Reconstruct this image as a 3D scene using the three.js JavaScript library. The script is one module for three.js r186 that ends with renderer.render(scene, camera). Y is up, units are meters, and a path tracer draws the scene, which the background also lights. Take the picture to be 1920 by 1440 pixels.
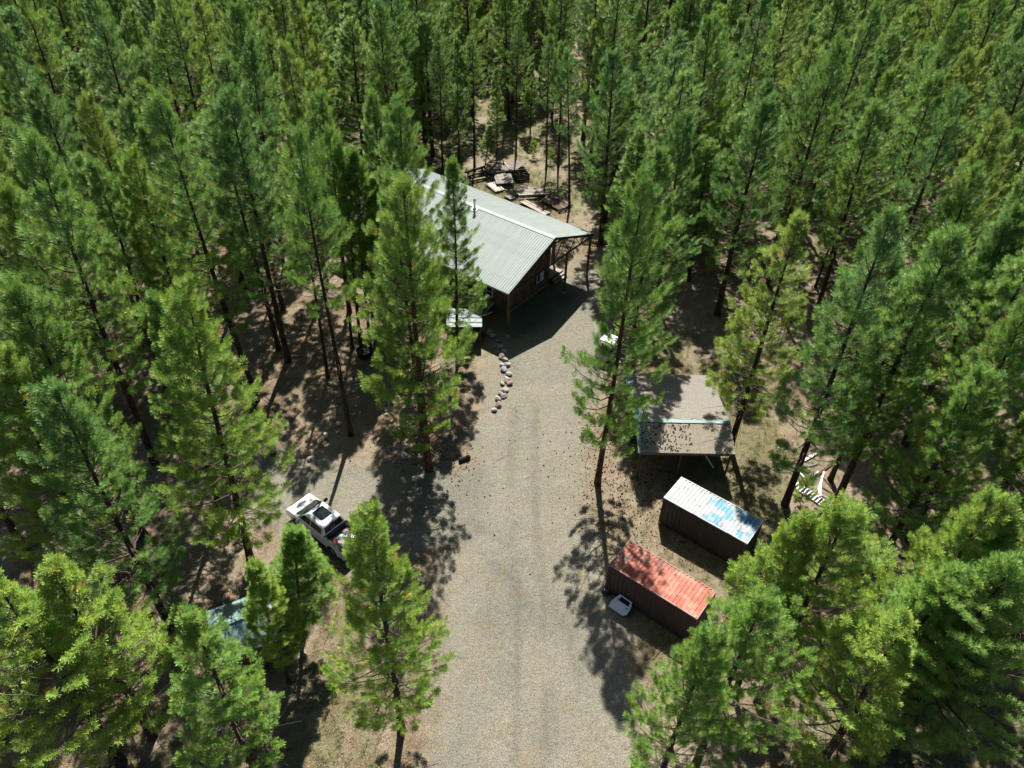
import * as THREE from 'three';
import { mergeGeometries } from 'three/addons/utils/BufferGeometryUtils.js';
import { RoundedBoxGeometry } from 'three/addons/geometries/RoundedBoxGeometry.js';
import { Sky } from 'three/addons/objects/Sky.js';

// ------------------------------------------------------------------ camera, sky, sun, exposure
const R = Math.PI / 180;
const scene = new THREE.Scene();
const camera = new THREE.PerspectiveCamera(2 * Math.atan(720 / 1450) / R, 4 / 3, 0.5, 3000);
camera.position.set(0, 41.578, 0);
camera.rotation.order = 'YXZ';
camera.rotation.set(-40.371 * R, 0, 1.8 * R);
const SUN_EL = 54.3 * R, SUN_AZ = 0;
const sunDir = new THREE.Vector3(Math.sin(SUN_AZ) * Math.cos(SUN_EL), Math.sin(SUN_EL), -Math.cos(SUN_AZ) * Math.cos(SUN_EL));
const sky = new Sky();
sky.name = 'sky';
sky.scale.setScalar(2500);
Object.assign(sky.userData, { kind: 'structure' });
sky.material.uniforms.sunPosition.value.copy(sunDir);
sky.material.uniforms.turbidity.value = 2.5;
sky.material.uniforms.rayleigh.value = 0.45;
sky.material.uniforms.mieCoefficient.value = 0.002;
scene.add(sky);
scene.environmentIntensity = 0.1;
const sun = new THREE.DirectionalLight(new THREE.Color(1.0, 0.955, 0.88), 5);
sun.position.copy(sunDir).multiplyScalar(200).add(new THREE.Vector3(0, 0, -60));
sun.target.position.set(0, 0, -60);
sun.castShadow = true;
sun.shadow.mapSize.set(4096, 4096);
Object.assign(sun.shadow.camera, { left: -120, right: 120, top: 130, bottom: -110, near: 10, far: 420 });
scene.add(sun, sun.target);
const renderer = new THREE.WebGLRenderer({ antialias: true });
renderer.toneMapping = THREE.LinearToneMapping;
renderer.toneMappingExposure = 1.92;
renderer.shadowMap.enabled = true;

// ------------------------------------------------------------------ helpers
function rng(seed) { let s = seed >>> 0; return () => { s = (s + 0x6d2b79f5) | 0; let t = Math.imul(s ^ (s >>> 15), 1 | s); t = (t + Math.imul(t ^ (t >>> 7), 61 | t)) ^ t; return ((t ^ (t >>> 14)) >>> 0) / 4294967296; }; }
const lerp = (a, b, t) => a + (b - a) * t, clamp = (x, a = 0, b = 1) => Math.min(b, Math.max(a, x));
const sstep = (a, b, x) => { const t = clamp((x - a) / (b - a)); return t * t * (3 - 2 * t); };
function hash2(ix, iy, s) { let h = Math.imul(ix, 374761393) ^ Math.imul(iy, 668265263) ^ Math.imul(s, 2246822519); h = Math.imul(h ^ (h >>> 13), 1274126177); return ((h ^ (h >>> 16)) >>> 0) / 4294967296; }
function vnoise(x, y, s = 0, px = 0, py = 0) {   // value noise; px/py = period, so that a texture tiles
  const ix = Math.floor(x), iy = Math.floor(y), fx = x - ix, fy = y - iy, u = fx * fx * (3 - 2 * fx), v = fy * fy * (3 - 2 * fy);
  const w = (i, p) => (p ? ((i % p) + p) % p : i);
  const a = hash2(w(ix, px), w(iy, py), s), b = hash2(w(ix + 1, px), w(iy, py), s), c = hash2(w(ix, px), w(iy + 1, py), s), d = hash2(w(ix + 1, px), w(iy + 1, py), s);
  return lerp(lerp(a, b, u), lerp(c, d, u), v);
}
function fbm(x, y, s = 0, oct = 4, p = 0) { let v = 0, a = 0.5, n = 0; for (let i = 0; i < oct; i++) { v += a * vnoise(x, y, s + i * 17, p, p); n += a; a *= 0.5; x *= 2; y *= 2; p *= 2; } return v / n; }
function tex(w, h, fn, srgb = true) {   // fn(u, v) -> [r, g, b] 0..1
  const d = new Uint8Array(w * h * 4);
  for (let y = 0; y < h; y++) for (let x = 0; x < w; x++) {
    const c = fn(x / w, y / h), o = (y * w + x) * 4;
    d[o] = clamp(c[0]) * 255; d[o + 1] = clamp(c[1]) * 255; d[o + 2] = clamp(c[2]) * 255; d[o + 3] = 255;
  }
  const t = new THREE.DataTexture(d, w, h);
  t.wrapS = t.wrapT = THREE.RepeatWrapping; t.magFilter = THREE.LinearFilter; t.minFilter = THREE.LinearMipmapLinearFilter; t.generateMipmaps = true;
  if (srgb) t.colorSpace = THREE.SRGBColorSpace;
  t.needsUpdate = true;
  return t;
}
const rep = (t, x, y) => { const c = t.clone(); c.repeat.set(x, y); c.needsUpdate = true; return c; };
const lin = (r, g, b) => new THREE.Color().setRGB(r, g, b);
const mat = (c, o = {}) => new THREE.MeshStandardMaterial({ color: Array.isArray(c) ? lin(...c) : c, roughness: 0.85, metalness: 0, side: THREE.DoubleSide, ...o });
const phys = (c, o = {}) => new THREE.MeshPhysicalMaterial({ color: Array.isArray(c) ? lin(...c) : c, roughness: 0.4, side: THREE.DoubleSide, ...o });
const taken = new Map();
function numbered(n) { const k = taken.get(n) ?? 0; taken.set(n, k + 1); return k ? n + '_' + String(k).padStart(3, '0') : n; }
const M4 = () => new THREE.Matrix4();
function place(g, x = 0, y = 0, z = 0, ry = 0, rx = 0, rz = 0) { g.applyMatrix4(M4().compose(new THREE.Vector3(x, y, z), new THREE.Quaternion().setFromEuler(new THREE.Euler(rx, ry, rz, 'YXZ')), new THREE.Vector3(1, 1, 1))); return g; }
function flat(g) { const r = g.index ? g.toNonIndexed() : g; for (const k of Object.keys(r.attributes)) if (!['position', 'normal', 'uv'].includes(k)) r.deleteAttribute(k); return r; }
function bx(w, h, d, x = 0, y = 0, z = 0, ry = 0, rx = 0, rz = 0) {   // box with uv in metres
  const g = new THREE.BoxGeometry(w, h, d), uv = g.attributes.uv, n = g.attributes.normal;
  for (let i = 0; i < uv.count; i++) {
    const ax = Math.abs(n.getX(i)), ay = Math.abs(n.getY(i));
    uv.setXY(i, uv.getX(i) * (ax > 0.5 ? d : w), uv.getY(i) * (ay > 0.5 ? d : h));
  }
  return place(flat(g), x, y, z, ry, rx, rz);
}
function rbx(w, h, d, r, x = 0, y = 0, z = 0, ry = 0, rx = 0, rz = 0) { return place(flat(new RoundedBoxGeometry(w, h, d, 2, r)), x, y, z, ry, rx, rz); }
function cyl(r0, r1, h, n, x = 0, y = 0, z = 0, ry = 0, rx = 0, rz = 0) { return place(flat(new THREE.CylinderGeometry(r1, r0, h, n)), x, y, z, ry, rx, rz); }
function bar(a, b, w, h) {   // rectangular bar from a to b
  const A = new THREE.Vector3(...a), B = new THREE.Vector3(...b), d = B.clone().sub(A), l = d.length(); d.normalize();
  const up = Math.abs(d.y) > 0.95 ? new THREE.Vector3(1, 0, 0) : new THREE.Vector3(0, 1, 0), s = new THREE.Vector3().crossVectors(up, d).normalize(), u = new THREE.Vector3().crossVectors(d, s);
  const g = bx(l, h, w);
  g.applyMatrix4(M4().makeBasis(d, u, s.negate()).setPosition(A.add(B).multiplyScalar(0.5)));
  return g;
}
function rod(a, b, r0, r1 = r0, n = 8) {
  const A = new THREE.Vector3(...a), B = new THREE.Vector3(...b), d = B.clone().sub(A), l = d.length();
  const g = flat(new THREE.CylinderGeometry(r1, r0, l, n));
  g.applyMatrix4(M4().makeRotationFromQuaternion(new THREE.Quaternion().setFromUnitVectors(new THREE.Vector3(0, 1, 0), d.normalize())).setPosition(A.add(B).multiplyScalar(0.5)));
  return g;
}
function ext(pts, depth, o = {}) {   // polygon in x, y pushed along z, centred on z = 0
  const s = new THREE.Shape(pts.map((p) => new THREE.Vector2(p[0], p[1])));
  for (const h of o.holes ?? []) s.holes.push(new THREE.Path(h.map((p) => new THREE.Vector2(p[0], p[1]))));
  const b = o.bevel ?? 0, g = new THREE.ExtrudeGeometry(s, { depth: depth - 2 * b, bevelEnabled: b > 0, bevelThickness: b, bevelSize: b, bevelOffset: -b, bevelSegments: o.seg ?? 2, curveSegments: 6 });
  g.translate(0, 0, -(depth - 2 * b) / 2);
  return flat(g);
}
function quadPatch(p, thick) {   // four corners (in order), given thickness downwards along its normal
  const [a, b, c, d] = p.map((q) => new THREE.Vector3(...q)), n = new THREE.Vector3().crossVectors(b.clone().sub(a), d.clone().sub(a)).normalize().multiplyScalar(thick);
  const t = [a, b, c, d], u = t.map((v) => v.clone().sub(n)), P = [], f = (i, j, k, l) => P.push(i, j, k, i, k, l);
  f(t[0], t[1], t[2], t[3]); f(u[3], u[2], u[1], u[0]);
  for (let i = 0; i < 4; i++) { const j = (i + 1) % 4; f(t[j], t[i], u[i], u[j]); }
  const g = new THREE.BufferGeometry();
  g.setAttribute('position', new THREE.BufferAttribute(new Float32Array(P.flatMap((v) => [v.x, v.y, v.z])), 3));
  g.setAttribute('uv', new THREE.BufferAttribute(new Float32Array(P.flatMap((v) => [v.x, v.z])), 2));
  g.computeVertexNormals();
  return g;
}
function mesh(name, geos, material, parent) {
  const list = (Array.isArray(geos) ? geos : [geos]);
  const m = new THREE.Mesh(list.length > 1 ? mergeGeometries(list.map(flat)) : list[0], material);
  m.name = parent ? name : numbered(name); m.castShadow = m.receiveShadow = true;
  (parent ?? scene).add(m);
  return m;
}
function tag(o, label, category, group) { o.userData.label = label; o.userData.category = category; if (group) o.userData.group = group; return o; }
function thing(name, label, category, [x, y, z] = [0, 0, 0], turn = 0, group) {
  const o = new THREE.Group(); o.name = numbered(name); scene.add(o); o.position.set(x, y, z); o.rotation.y = turn; return tag(o, label, category, group);
}
function structure(o) { o.userData.kind = 'structure'; return o; }
function stuff(o) { o.userData.kind = 'stuff'; return o; }
function dup(root, [x, y, z], turn, label, group) {
  const r = root.clone(); r.name = numbered(root.name.replace(/_\d{3}$/, '')); scene.add(r); r.position.set(x, y, z); r.rotation.y = turn;
  r.userData = { ...root.userData, label }; if (group) r.userData.group = group; return r;
}


// ------------------------------------------------------------------ ground and gravel drive
const DRIVE = [[2.5, 2, 7.5], [2.2, -12, 6.8], [1.8, -22, 6.0], [1.2, -30, 5.8], [1.0, -36, 5.0], [1.8, -44, 4.2], [2.4, -50, 4.4], [4.5, -56, 6.0], [7.0, -62, 4.5], [10.5, -68, 3.0]];
const SPUR = [[-3, -35, 4.0], [-9, -35.5, 3.6], [-15.5, -36.5, 3.0], [-18, -38, 2.2]];
function nearLine(L, x, z) {   // signed distance outside the strip, negative inside
  let best = 1e9;
  for (let i = 0; i + 1 < L.length; i++) {
    const [ax, az, aw] = L[i], [bx_, bz, bw] = L[i + 1], dx = bx_ - ax, dz = bz - az, t = clamp(((x - ax) * dx + (z - az) * dz) / (dx * dx + dz * dz));
    best = Math.min(best, Math.hypot(x - ax - dx * t, z - az - dz * t) - lerp(aw, bw, t));
  }
  return best;
}
function gravelWeight(x, z) {
  const w = 1.4 * (fbm(x * 0.35, z * 0.35, 3, 3) - 0.5) * 2;
  return sstep(1.2, -1.4, Math.min(nearLine(DRIVE, x, z), nearLine(SPUR, x, z)) + w);
}
function groundColor(x, z) {
  const g = gravelWeight(x, z);
  const n1 = fbm(x * 0.11, z * 0.11, 21, 4), n2 = fbm(x * 0.6, z * 0.6, 31, 4), n3 = fbm(x * 1.7, z * 1.7, 41, 3), n4 = fbm(x * 0.25 + 7, z * 0.25, 51, 4);
  // forest floor: pale dry soil, red-brown needle litter, dry grass in patches
  let r = lerp(0.57, 0.43, n2), gg = lerp(0.475, 0.35, n2), b = lerp(0.35, 0.245, n2);
  const litter = sstep(0.44, 0.66, n4 * 0.6 + n3 * 0.4);
  r = lerp(r, 0.31, litter * 0.7); gg = lerp(gg, 0.20, litter * 0.7); b = lerp(b, 0.12, litter * 0.7);
  const far = sstep(-60, -85, z);
  const grass = sstep(0.5, 0.68, n1 * 0.65 + n3 * 0.35 + far * 0.1) * (1 - g);
  r = lerp(r, 0.25, grass * 0.75); gg = lerp(gg, 0.26, grass * 0.75); b = lerp(b, 0.10, grass * 0.75);
  // gravel: grey beige, crusher fines, faint wheel tracks, orange needle specks
  let cr = lerp(0.435, 0.345, n2), cg = lerp(0.42, 0.337, n2), cb = lerp(0.338, 0.268, n2);
  const or = sstep(0.62, 0.78, n3 * 0.7 + n1 * 0.3);
  cr = lerp(cr, 0.42, or * 0.6); cg = lerp(cg, 0.33, or * 0.6); cb = lerp(cb, 0.21, or * 0.6);
  const n5 = fbm(x * 0.22 + 40, z * 0.13, 91, 3), fine = sstep(0.40, 0.62, n5);   // packed fines against loose stone
  cr *= lerp(1.07, 0.90, fine); cg *= lerp(1.06, 0.91, fine); cb *= lerp(1.05, 0.93, fine);
  const tr = Math.abs(Math.abs(x - lerp(1.6, 1.2, clamp((-z - 12) / 30)) - 0.25 * Math.sin(z * 0.2)) - 0.85);
  const ta = z < -23 && x > -10 ? Math.abs(Math.abs(Math.hypot(x + 9, z + 22.5) - 12.4) - 0.85) : 9;   // wheels turning off to the parked pickup
  const track = Math.max(sstep(0.4, 0.1, tr), 0.8 * sstep(0.38, 0.1, ta)) * (z > -46 ? 1 : 0) * sstep(0.2, 0.5, n2);
  cr *= 1 - 0.20 * track; cg *= 1 - 0.205 * track; cb *= 1 - 0.19 * track;
  return [lerp(r, cr, g), lerp(gg, cg, g), lerp(b, cb, g), g];
}
const grain = tex(1024, 1024, (u, v) => {
  const a = fbm(u * 24, v * 24, 5, 3, 24), b = vnoise(u * 256, v * 256, 9, 256, 256), c = vnoise(u * 128, v * 128, 13, 128, 128), d = vnoise(u * 512, v * 512, 19, 512, 512);
  let k = 0.80 + 0.08 * (a - 0.5) + 0.40 * (b - 0.5) + 0.24 * (c - 0.5) + 0.34 * (d - 0.5);
  if (b > 0.93) k *= 0.62; if (c < 0.05) k *= 1.22;
  return [k * 1.01, k, k * 0.985];
});
const grainB = tex(512, 512, (u, v) => { const k = 0.5 * vnoise(u * 128, v * 128, 3, 128, 128) + 0.5 * vnoise(u * 256, v * 256, 7, 256, 256); return [k, k, k]; }, false);
const groundMat = mat([0.71, 0.71, 0.70], { map: rep(grain, 1 / 5.3, 1 / 5.3), bumpMap: rep(grainB, 1 / 4.1, 1 / 4.1), bumpScale: 0.02, roughness: 0.97, vertexColors: true });
{
  const axis = (lo, hi, step, ends) => { const a = []; for (let v = lo; v <= hi + 1e-6; v += step) a.push(v); const o = ends.slice().sort((p, q) => p - q); return [...o.filter((v) => v < lo - 0.1), ...a, ...o.filter((v) => v > hi + 0.1)]; };
  const ring = []; for (let v = 40, s = 1.2; v < 150; v += s, s *= 1.02) ring.push(v, -v); ring.push(200, 300, 500, 900, -200, -300, -500, -900);
  const xs = axis(-38, 38, 0.4, ring), zr = []; for (let v = -95.6, s = 1; v > -240; v -= s, s *= 1.03) zr.push(v); zr.push(-300, -420, -600, -900, -1500, -6, -2, 4, 20, 60, 200);
  const zs = axis(-94.8, -10, 0.4, zr), nx = xs.length, nz = zs.length;
  const pos = new Float32Array(nx * nz * 3), col = new Float32Array(nx * nz * 3), uv = new Float32Array(nx * nz * 2), gw = new Float32Array(nx * nz), idx = [], idx2 = [];
  for (let j = 0, k = 0; j < nz; j++) for (let i = 0; i < nx; i++, k++) {
    const x = xs[i], z = zs[j], c = groundColor(x, z); gw[k] = c[3];
    pos[k * 3] = x; pos[k * 3 + 1] = -0.02 + 0.035 * (fbm(x * 0.8, z * 0.8, 61, 3) - 0.6) * (1 - 0.5 * c[3]); pos[k * 3 + 2] = z;
    col.set(c.slice(0, 3), k * 3); uv[k * 2] = x; uv[k * 2 + 1] = z;
  }
  for (let j = 0; j + 1 < nz; j++) for (let i = 0; i + 1 < nx; i++) {
    const a = j * nx + i, b = a + 1, c = a + nx, d = c + 1;
    idx.push(a, c, b, b, c, d);
    if (gw[a] + gw[b] + gw[c] + gw[d] > 2) idx2.push(a, c, b, b, c, d);
  }
  const make = (name, index, lift) => {
    const g = new THREE.BufferGeometry(), p = pos.slice();
    g.setAttribute('position', new THREE.BufferAttribute(p, 3)); g.setAttribute('color', new THREE.BufferAttribute(col, 3)); g.setAttribute('uv', new THREE.BufferAttribute(uv, 2));
    g.setIndex(index); g.computeVertexNormals(); g.translate(0, lift, 0);
    return structure(mesh(name, g, groundMat));
  };
  make('ground', idx, 0);
  make('driveway', idx2, 0.005);
}
// ------------------------------------------------------------------ pine trees
const barkT = tex(256, 512, (u, v) => {
  const a = fbm(u * 10, v * 5, 71, 4, 5), cr = Math.abs(vnoise(u * 16, v * 6, 77, 16, 6) - 0.5) * 2, f = vnoise(u * 64, v * 64, 79, 64, 64);
  const k = 0.35 + 0.65 * sstep(0.05, 0.35, cr) * (0.6 + 0.6 * a) + 0.15 * (f - 0.5);
  return [k, k * 0.93, k * 0.86];
});
const barkMat = mat([0.0828, 0.0518, 0.0374], { map: rep(barkT, 1, 0.35), bumpMap: rep(barkT, 1, 0.35), bumpScale: 0.03, roughness: 0.95 });
const barkRed = mat([0.158, 0.0788, 0.0465], { map: rep(barkT, 1, 0.35), bumpMap: rep(barkT, 1, 0.35), bumpScale: 0.03, roughness: 0.95 });
const limbMat = mat([0.0975, 0.0713, 0.0562], { roughness: 0.95 });
const needle = (c) => phys(c, { roughness: 1, specularIntensity: 0.15, transmission: 0.28, thickness: 0, vertexColors: true, clearcoat: 0.55, clearcoatRoughness: 0.42 });
const TONES = [needle([0.252, 0.385, 0.062]), needle([0.198, 0.345, 0.064]), needle([0.158, 0.298, 0.068]), needle([0.275, 0.385, 0.068])];
function pineVariant(seed, P) {   // 20 m tall unless P.H says otherwise; returns trunk, limbs, crown geometries
  const rnd = rng(seed), H = P.H ?? 20, Rm = P.R, cb = P.cb, pos = [], col = [], wood = [];
  const ph = rnd() * 6, ax = (y) => [0.10 * Math.sin(y * 0.35 + ph) * (y / H), 0.10 * Math.cos(y * 0.28 + ph * 2) * (y / H)];
  const rad = (y) => { const t = y / H; return P.rb * (Math.pow(1 - t, 0.85) * 0.94 + 0.06) * (1 + 0.35 * Math.exp(-y / 0.45)); };
  // trunk
  const rings = 22, sides = 10, tp = [], tuv = [], ti = [];
  for (let i = 0; i <= rings; i++) {
    const y = H * 0.985 * Math.pow(i / rings, 1.25), [ox, oz] = ax(y), r = rad(y);
    for (let k = 0; k <= sides; k++) { const a = (k / sides) * 2 * Math.PI, rr = r * (1 + 0.05 * Math.sin(3 * a + ph)); tp.push(ox + rr * Math.cos(a), y - (i ? 0 : 0.25), oz + rr * Math.sin(a)); tuv.push(k / sides, y); }
  }
  for (let i = 0; i < rings; i++) for (let k = 0; k < sides; k++) { const a = i * (sides + 1) + k, b = a + sides + 1; ti.push(a, b, a + 1, a + 1, b, b + 1); }
  const trunk = new THREE.BufferGeometry();
  trunk.setAttribute('position', new THREE.Float32BufferAttribute(tp, 3)); trunk.setAttribute('uv', new THREE.Float32BufferAttribute(tuv, 2)); trunk.setIndex(ti); trunk.computeVertexNormals();
  // limb tube through three or four points
  const tube = (pts, r0, r1) => {
    const ringsAt = pts.map((p, i) => {
      const q = pts[Math.min(i + 1, pts.length - 1)], o = pts[Math.max(i - 1, 0)], d = [q[0] - o[0], q[1] - o[1], q[2] - o[2]], l = Math.hypot(...d) || 1, D = d.map((v) => v / l);
      const s = Math.hypot(D[0], D[2]) > 0.05 ? [-D[2], 0, D[0]] : [1, 0, 0], sl = Math.hypot(...s), S = s.map((v) => v / sl), U = [S[1] * D[2] - S[2] * D[1], S[2] * D[0] - S[0] * D[2], S[0] * D[1] - S[1] * D[0]];
      const r = lerp(r0, r1, i / (pts.length - 1));
      return [0, 1, 2].map((k) => { const a = (k / 3) * 2 * Math.PI, c = Math.cos(a) * r, e = Math.sin(a) * r; return [p[0] + S[0] * c + U[0] * e, p[1] + S[1] * c + U[1] * e, p[2] + S[2] * c + U[2] * e]; });
    });
    for (let i = 0; i + 1 < ringsAt.length; i++) for (let k = 0; k < 3; k++) { const a = ringsAt[i][k], b = ringsAt[i][(k + 1) % 3], c = ringsAt[i + 1][k], d = ringsAt[i + 1][(k + 1) % 3]; wood.push(...a, ...c, ...b, ...b, ...c, ...d); }
  };
  const tuft = (p, d, big) => {
    const N = P.needles ?? 34, l = Math.hypot(...d), D = d.map((v) => v / l), s = Math.abs(D[1]) < 0.9 ? [-D[2], 0, D[0]] : [1, 0, 0], sl = Math.hypot(...s), S = s.map((v) => v / sl);
    const U = [S[1] * D[2] - S[2] * D[1], S[2] * D[0] - S[0] * D[2], S[0] * D[1] - S[1] * D[0]];
    const shoot = 0.26 * big * (0.7 + 0.6 * rnd()), dead = rnd() < 0.008, t = rnd(), yb = rnd();
    const c = dead ? [1.5, 0.62, 0.55] : [lerp(0.80, 1.22, t) * lerp(0.92, 1.12, yb), lerp(0.84, 1.16, t), lerp(1.1, 0.8, yb)];   // each shoot has its own tint: older blue-green to young yellow-green
    for (let k = 0; k < N; k++) {
      const u = (k + rnd()) / N, phi = k * 2.39996 + rnd() * 0.6, al = lerp(1.35, 0.35, u) + (rnd() - 0.5) * 0.35, ca = Math.cos(al), sa = Math.sin(al), cx = Math.cos(phi) * sa, cy = Math.sin(phi) * sa;
      const n = [D[0] * ca + S[0] * cx + U[0] * cy, D[1] * ca + S[1] * cx + U[1] * cy - 0.05, D[2] * ca + S[2] * cx + U[2] * cy];
      const len = (0.19 + 0.11 * rnd()) * big, w = 0.015 * big * (0.8 + 0.5 * rnd());
      const b = [p[0] + D[0] * shoot * u, p[1] + D[1] * shoot * u, p[2] + D[2] * shoot * u], e = [b[0] + n[0] * len, b[1] + n[1] * len, b[2] + n[2] * len];
      const q = phi + 1.57, wx = Math.cos(q) * w, wy = Math.sin(q) * w, W = [S[0] * wx + U[0] * wy + D[0] * w * 0.4, S[1] * wx + U[1] * wy + D[1] * w * 0.4, S[2] * wx + U[2] * wy + D[2] * w * 0.4];
      pos.push(...b, e[0] + W[0], e[1] + W[1], e[2] + W[2], e[0] - W[0], e[1] - W[1], e[2] - W[2]);
      const j = 0.9 + 0.2 * rnd(); for (let m = 0; m < 3; m++) col.push(c[0] * j, c[1] * j, c[2] * j);
    }
  };
  // dead bare limbs under the crown
  const nd = P.dead ?? 26;
  for (let i = 0; i < nd; i++) {
    const y = H * lerp(0.10, cb + 0.12, Math.pow(rnd(), 0.6)), a = rnd() * 6.283, L = 0.5 + 1.9 * rnd() * (y / H / cb), [ox, oz] = ax(y), el = -0.15 + 0.3 * rnd();
    const f = (s, e) => [ox + Math.cos(a + e * 0.25) * L * s, y + Math.sin(el) * L * s + e * 0.25 * s, oz + Math.sin(a + e * 0.25) * L * s];
    tube([f(0, 0), f(0.5, 0.3), f(1, 0.8)], 0.022, 0.006);
    if (rnd() < 0.6) { const m = f(0.55, 0.35), a2 = a + (rnd() - 0.5) * 1.8; tube([m, [m[0] + Math.cos(a2) * L * 0.4, m[1] + 0.1 * L, m[2] + Math.sin(a2) * L * 0.4]], 0.01, 0.004); }
  }
  // living branches in loose whorls
  let y = H * cb, whorl = 0;
  const lop = rnd() * 6.283, lopA = P.lop ?? 0.18;
  while (y < H * 0.985) {
    const s = (y / H - cb) / (1 - cb), top = H - y;
    const prof = Math.min(1, Math.pow(Math.max(0, 1 - s), 0.66) * 1.22) * lerp(0.6, 1, clamp(s * 4)) ;
    const nB = s > 0.9 ? 4 : Math.round(3.2 + 1.8 * rnd());
    const a0 = rnd() * 6.283;
    for (let k = 0; k < nB; k++) {
      if (rnd() < (P.gap ?? 0.1)) continue;
      const a = a0 + (k / nB) * 6.283 + (rnd() - 0.5) * 0.7, yy = y + (rnd() - 0.5) * 0.35;
      let L = Rm * prof * (0.55 + 0.68 * rnd()) * (1 + lopA * Math.cos(a - lop));
      L = Math.max(0.28, Math.min(L, top * 0.9 + 0.25));
      const el0 = lerp(-0.05, 0.75, Math.pow(s, 0.9)) + (rnd() - 0.5) * 0.3, up = lerp(0.30, 0.55, rnd()) * (0.5 + 0.5 * s);
      const [ox, oz] = ax(Math.min(yy, H)), side = (rnd() - 0.5) * 0.5;
      const B = (t) => { const aa = a + side * t, h = L * t * Math.cos(el0); return [ox + Math.cos(aa) * h, yy + L * (Math.sin(el0) * t + up * t * t - 0.10 * Math.sin(t * 3.1) * (1 - s)), oz + Math.sin(aa) * h]; };
      const r0 = 0.012 + 0.013 * L;
      tube([B(0), B(0.35), B(0.7), B(0.97)], r0, 0.006);
      const nT = Math.max(2, Math.round((1.5 + L * 1.15 * (P.dens ?? 4.6)) * (0.8 + 0.4 * rnd())));
      for (let q = 0; q < nT; q++) {
        const t = q === 0 ? 1 : lerp(s > 0.7 ? 0.25 : 0.45, 1, Math.pow(rnd(), 0.62)), b = B(t), b2 = B(Math.min(1.02, t + 0.04)), fw = [b2[0] - b[0], b2[1] - b[1], b2[2] - b[2]], fl = Math.hypot(...fw) || 1;
        const wid = (q === 0 ? 0 : 1) * (0.12 + 0.42 * L * 0.55 * Math.sin(Math.min(1, t * 1.05) * 2.6)), sd = (rnd() < 0.5 ? -1 : 1) * wid * (0.35 + 0.65 * rnd()), fo = Math.abs(sd) * 0.75;
        const ca = Math.cos(a), sa = Math.sin(a), lift = Math.abs(sd) * (0.22 + 0.3 * rnd()) + (rnd() - 0.5) * 0.10;
        const p = [b[0] - sa * sd + ca * fo * 0.5, b[1] + lift, b[2] + ca * sd + sa * fo * 0.5];
        if (Math.abs(sd) > 0.12) tube([b, p], 0.008, 0.004);
        const d = [fw[0] / fl * 0.7 - sa * sd * 0.9, fw[1] / fl * 0.5 + 0.55 + 0.5 * rnd() + 0.6 * s, fw[2] / fl * 0.7 + ca * sd * 0.9];
        tuft(p, d, (P.big ?? 0.98) * (0.75 + 0.5 * rnd()));
      }
    }
    y += lerp(0.56, 0.30, s) * (P.step ?? 1) * (0.7 + 0.6 * rnd()); whorl++;
  }
  { const [ox, oz] = ax(H); for (let i = 0; i < 7; i++) tuft([ox + (rnd() - 0.5) * 0.1, H * 0.985 - i * 0.13, oz + (rnd() - 0.5) * 0.1], [(rnd() - 0.5) * 0.5, 1, (rnd() - 0.5) * 0.5], 1); }
  const tri = (arr, colors) => { const g = new THREE.BufferGeometry(); g.setAttribute('position', new THREE.BufferAttribute(new Float32Array(arr), 3)); if (colors) g.setAttribute('color', new THREE.BufferAttribute(new Float32Array(colors), 3)); g.computeVertexNormals(); return g; };
  return { trunk, limbs: tri(wood), crown: tri(pos, col), H, R: Rm };
}
const VAR = [
  pineVariant(11, { R: 3.1, cb: 0.17, rb: 0.25 }),                                   // 0 full
  pineVariant(23, { R: 2.7, cb: 0.32, rb: 0.24, dead: 34, gap: 0.14 }),              // 1 leggy
  pineVariant(37, { R: 2.3, cb: 0.18, rb: 0.20, step: 0.95 }),                       // 2 slim
  pineVariant(41, { R: 3.5, cb: 0.22, rb: 0.29, gap: 0.12, lop: 0.3, dens: 4.4 }),   // 3 broad
  pineVariant(53, { R: 2.5, cb: 0.48, rb: 0.22, dead: 40, gap: 0.16 }),              // 4 high crown
  pineVariant(67, { R: 2.6, cb: 0.16, rb: 0.22, gap: 0.2, dens: 4.2 }),              // 5 open
  pineVariant(71, { R: 1.7, cb: 0.22, rb: 0.15, step: 0.95, dens: 5.2 }),            // 6 narrow young
  pineVariant(83, { R: 2.4, cb: 0.10, rb: 0.17, H: 12, dead: 8, step: 0.9, dens: 5 }), // 7 short bushy
  pineVariant(89, { R: 2.8, cb: 0.28, rb: 0.26, gap: 0.24, lop: 0.45, dead: 46, dens: 4.0 }), // 8 ragged
  pineVariant(91, { R: 2.2, cb: 0.38, rb: 0.21, gap: 0.18, dead: 44 }),              // 9 thin high
  pineVariant(97, { R: 0.75, cb: 0.06, rb: 0.03, H: 2.4, dead: 0, step: 0.8, dens: 6, big: 0.7 }), // 10 sapling
  pineVariant(103, { R: 2.0, cb: 0.05, rb: 0.15, H: 18, dead: 4, step: 0.95, dens: 5 }), // 11 skirted
];
console.log('pine triangles', VAR.map((v) => Math.round(v.crown.attributes.position.count / 3) + '+' + Math.round(v.limbs.attributes.position.count / 3)).join(' '));
const PINES = [];   // every placed pine, so that the rest of the forest keeps its distance
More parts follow.
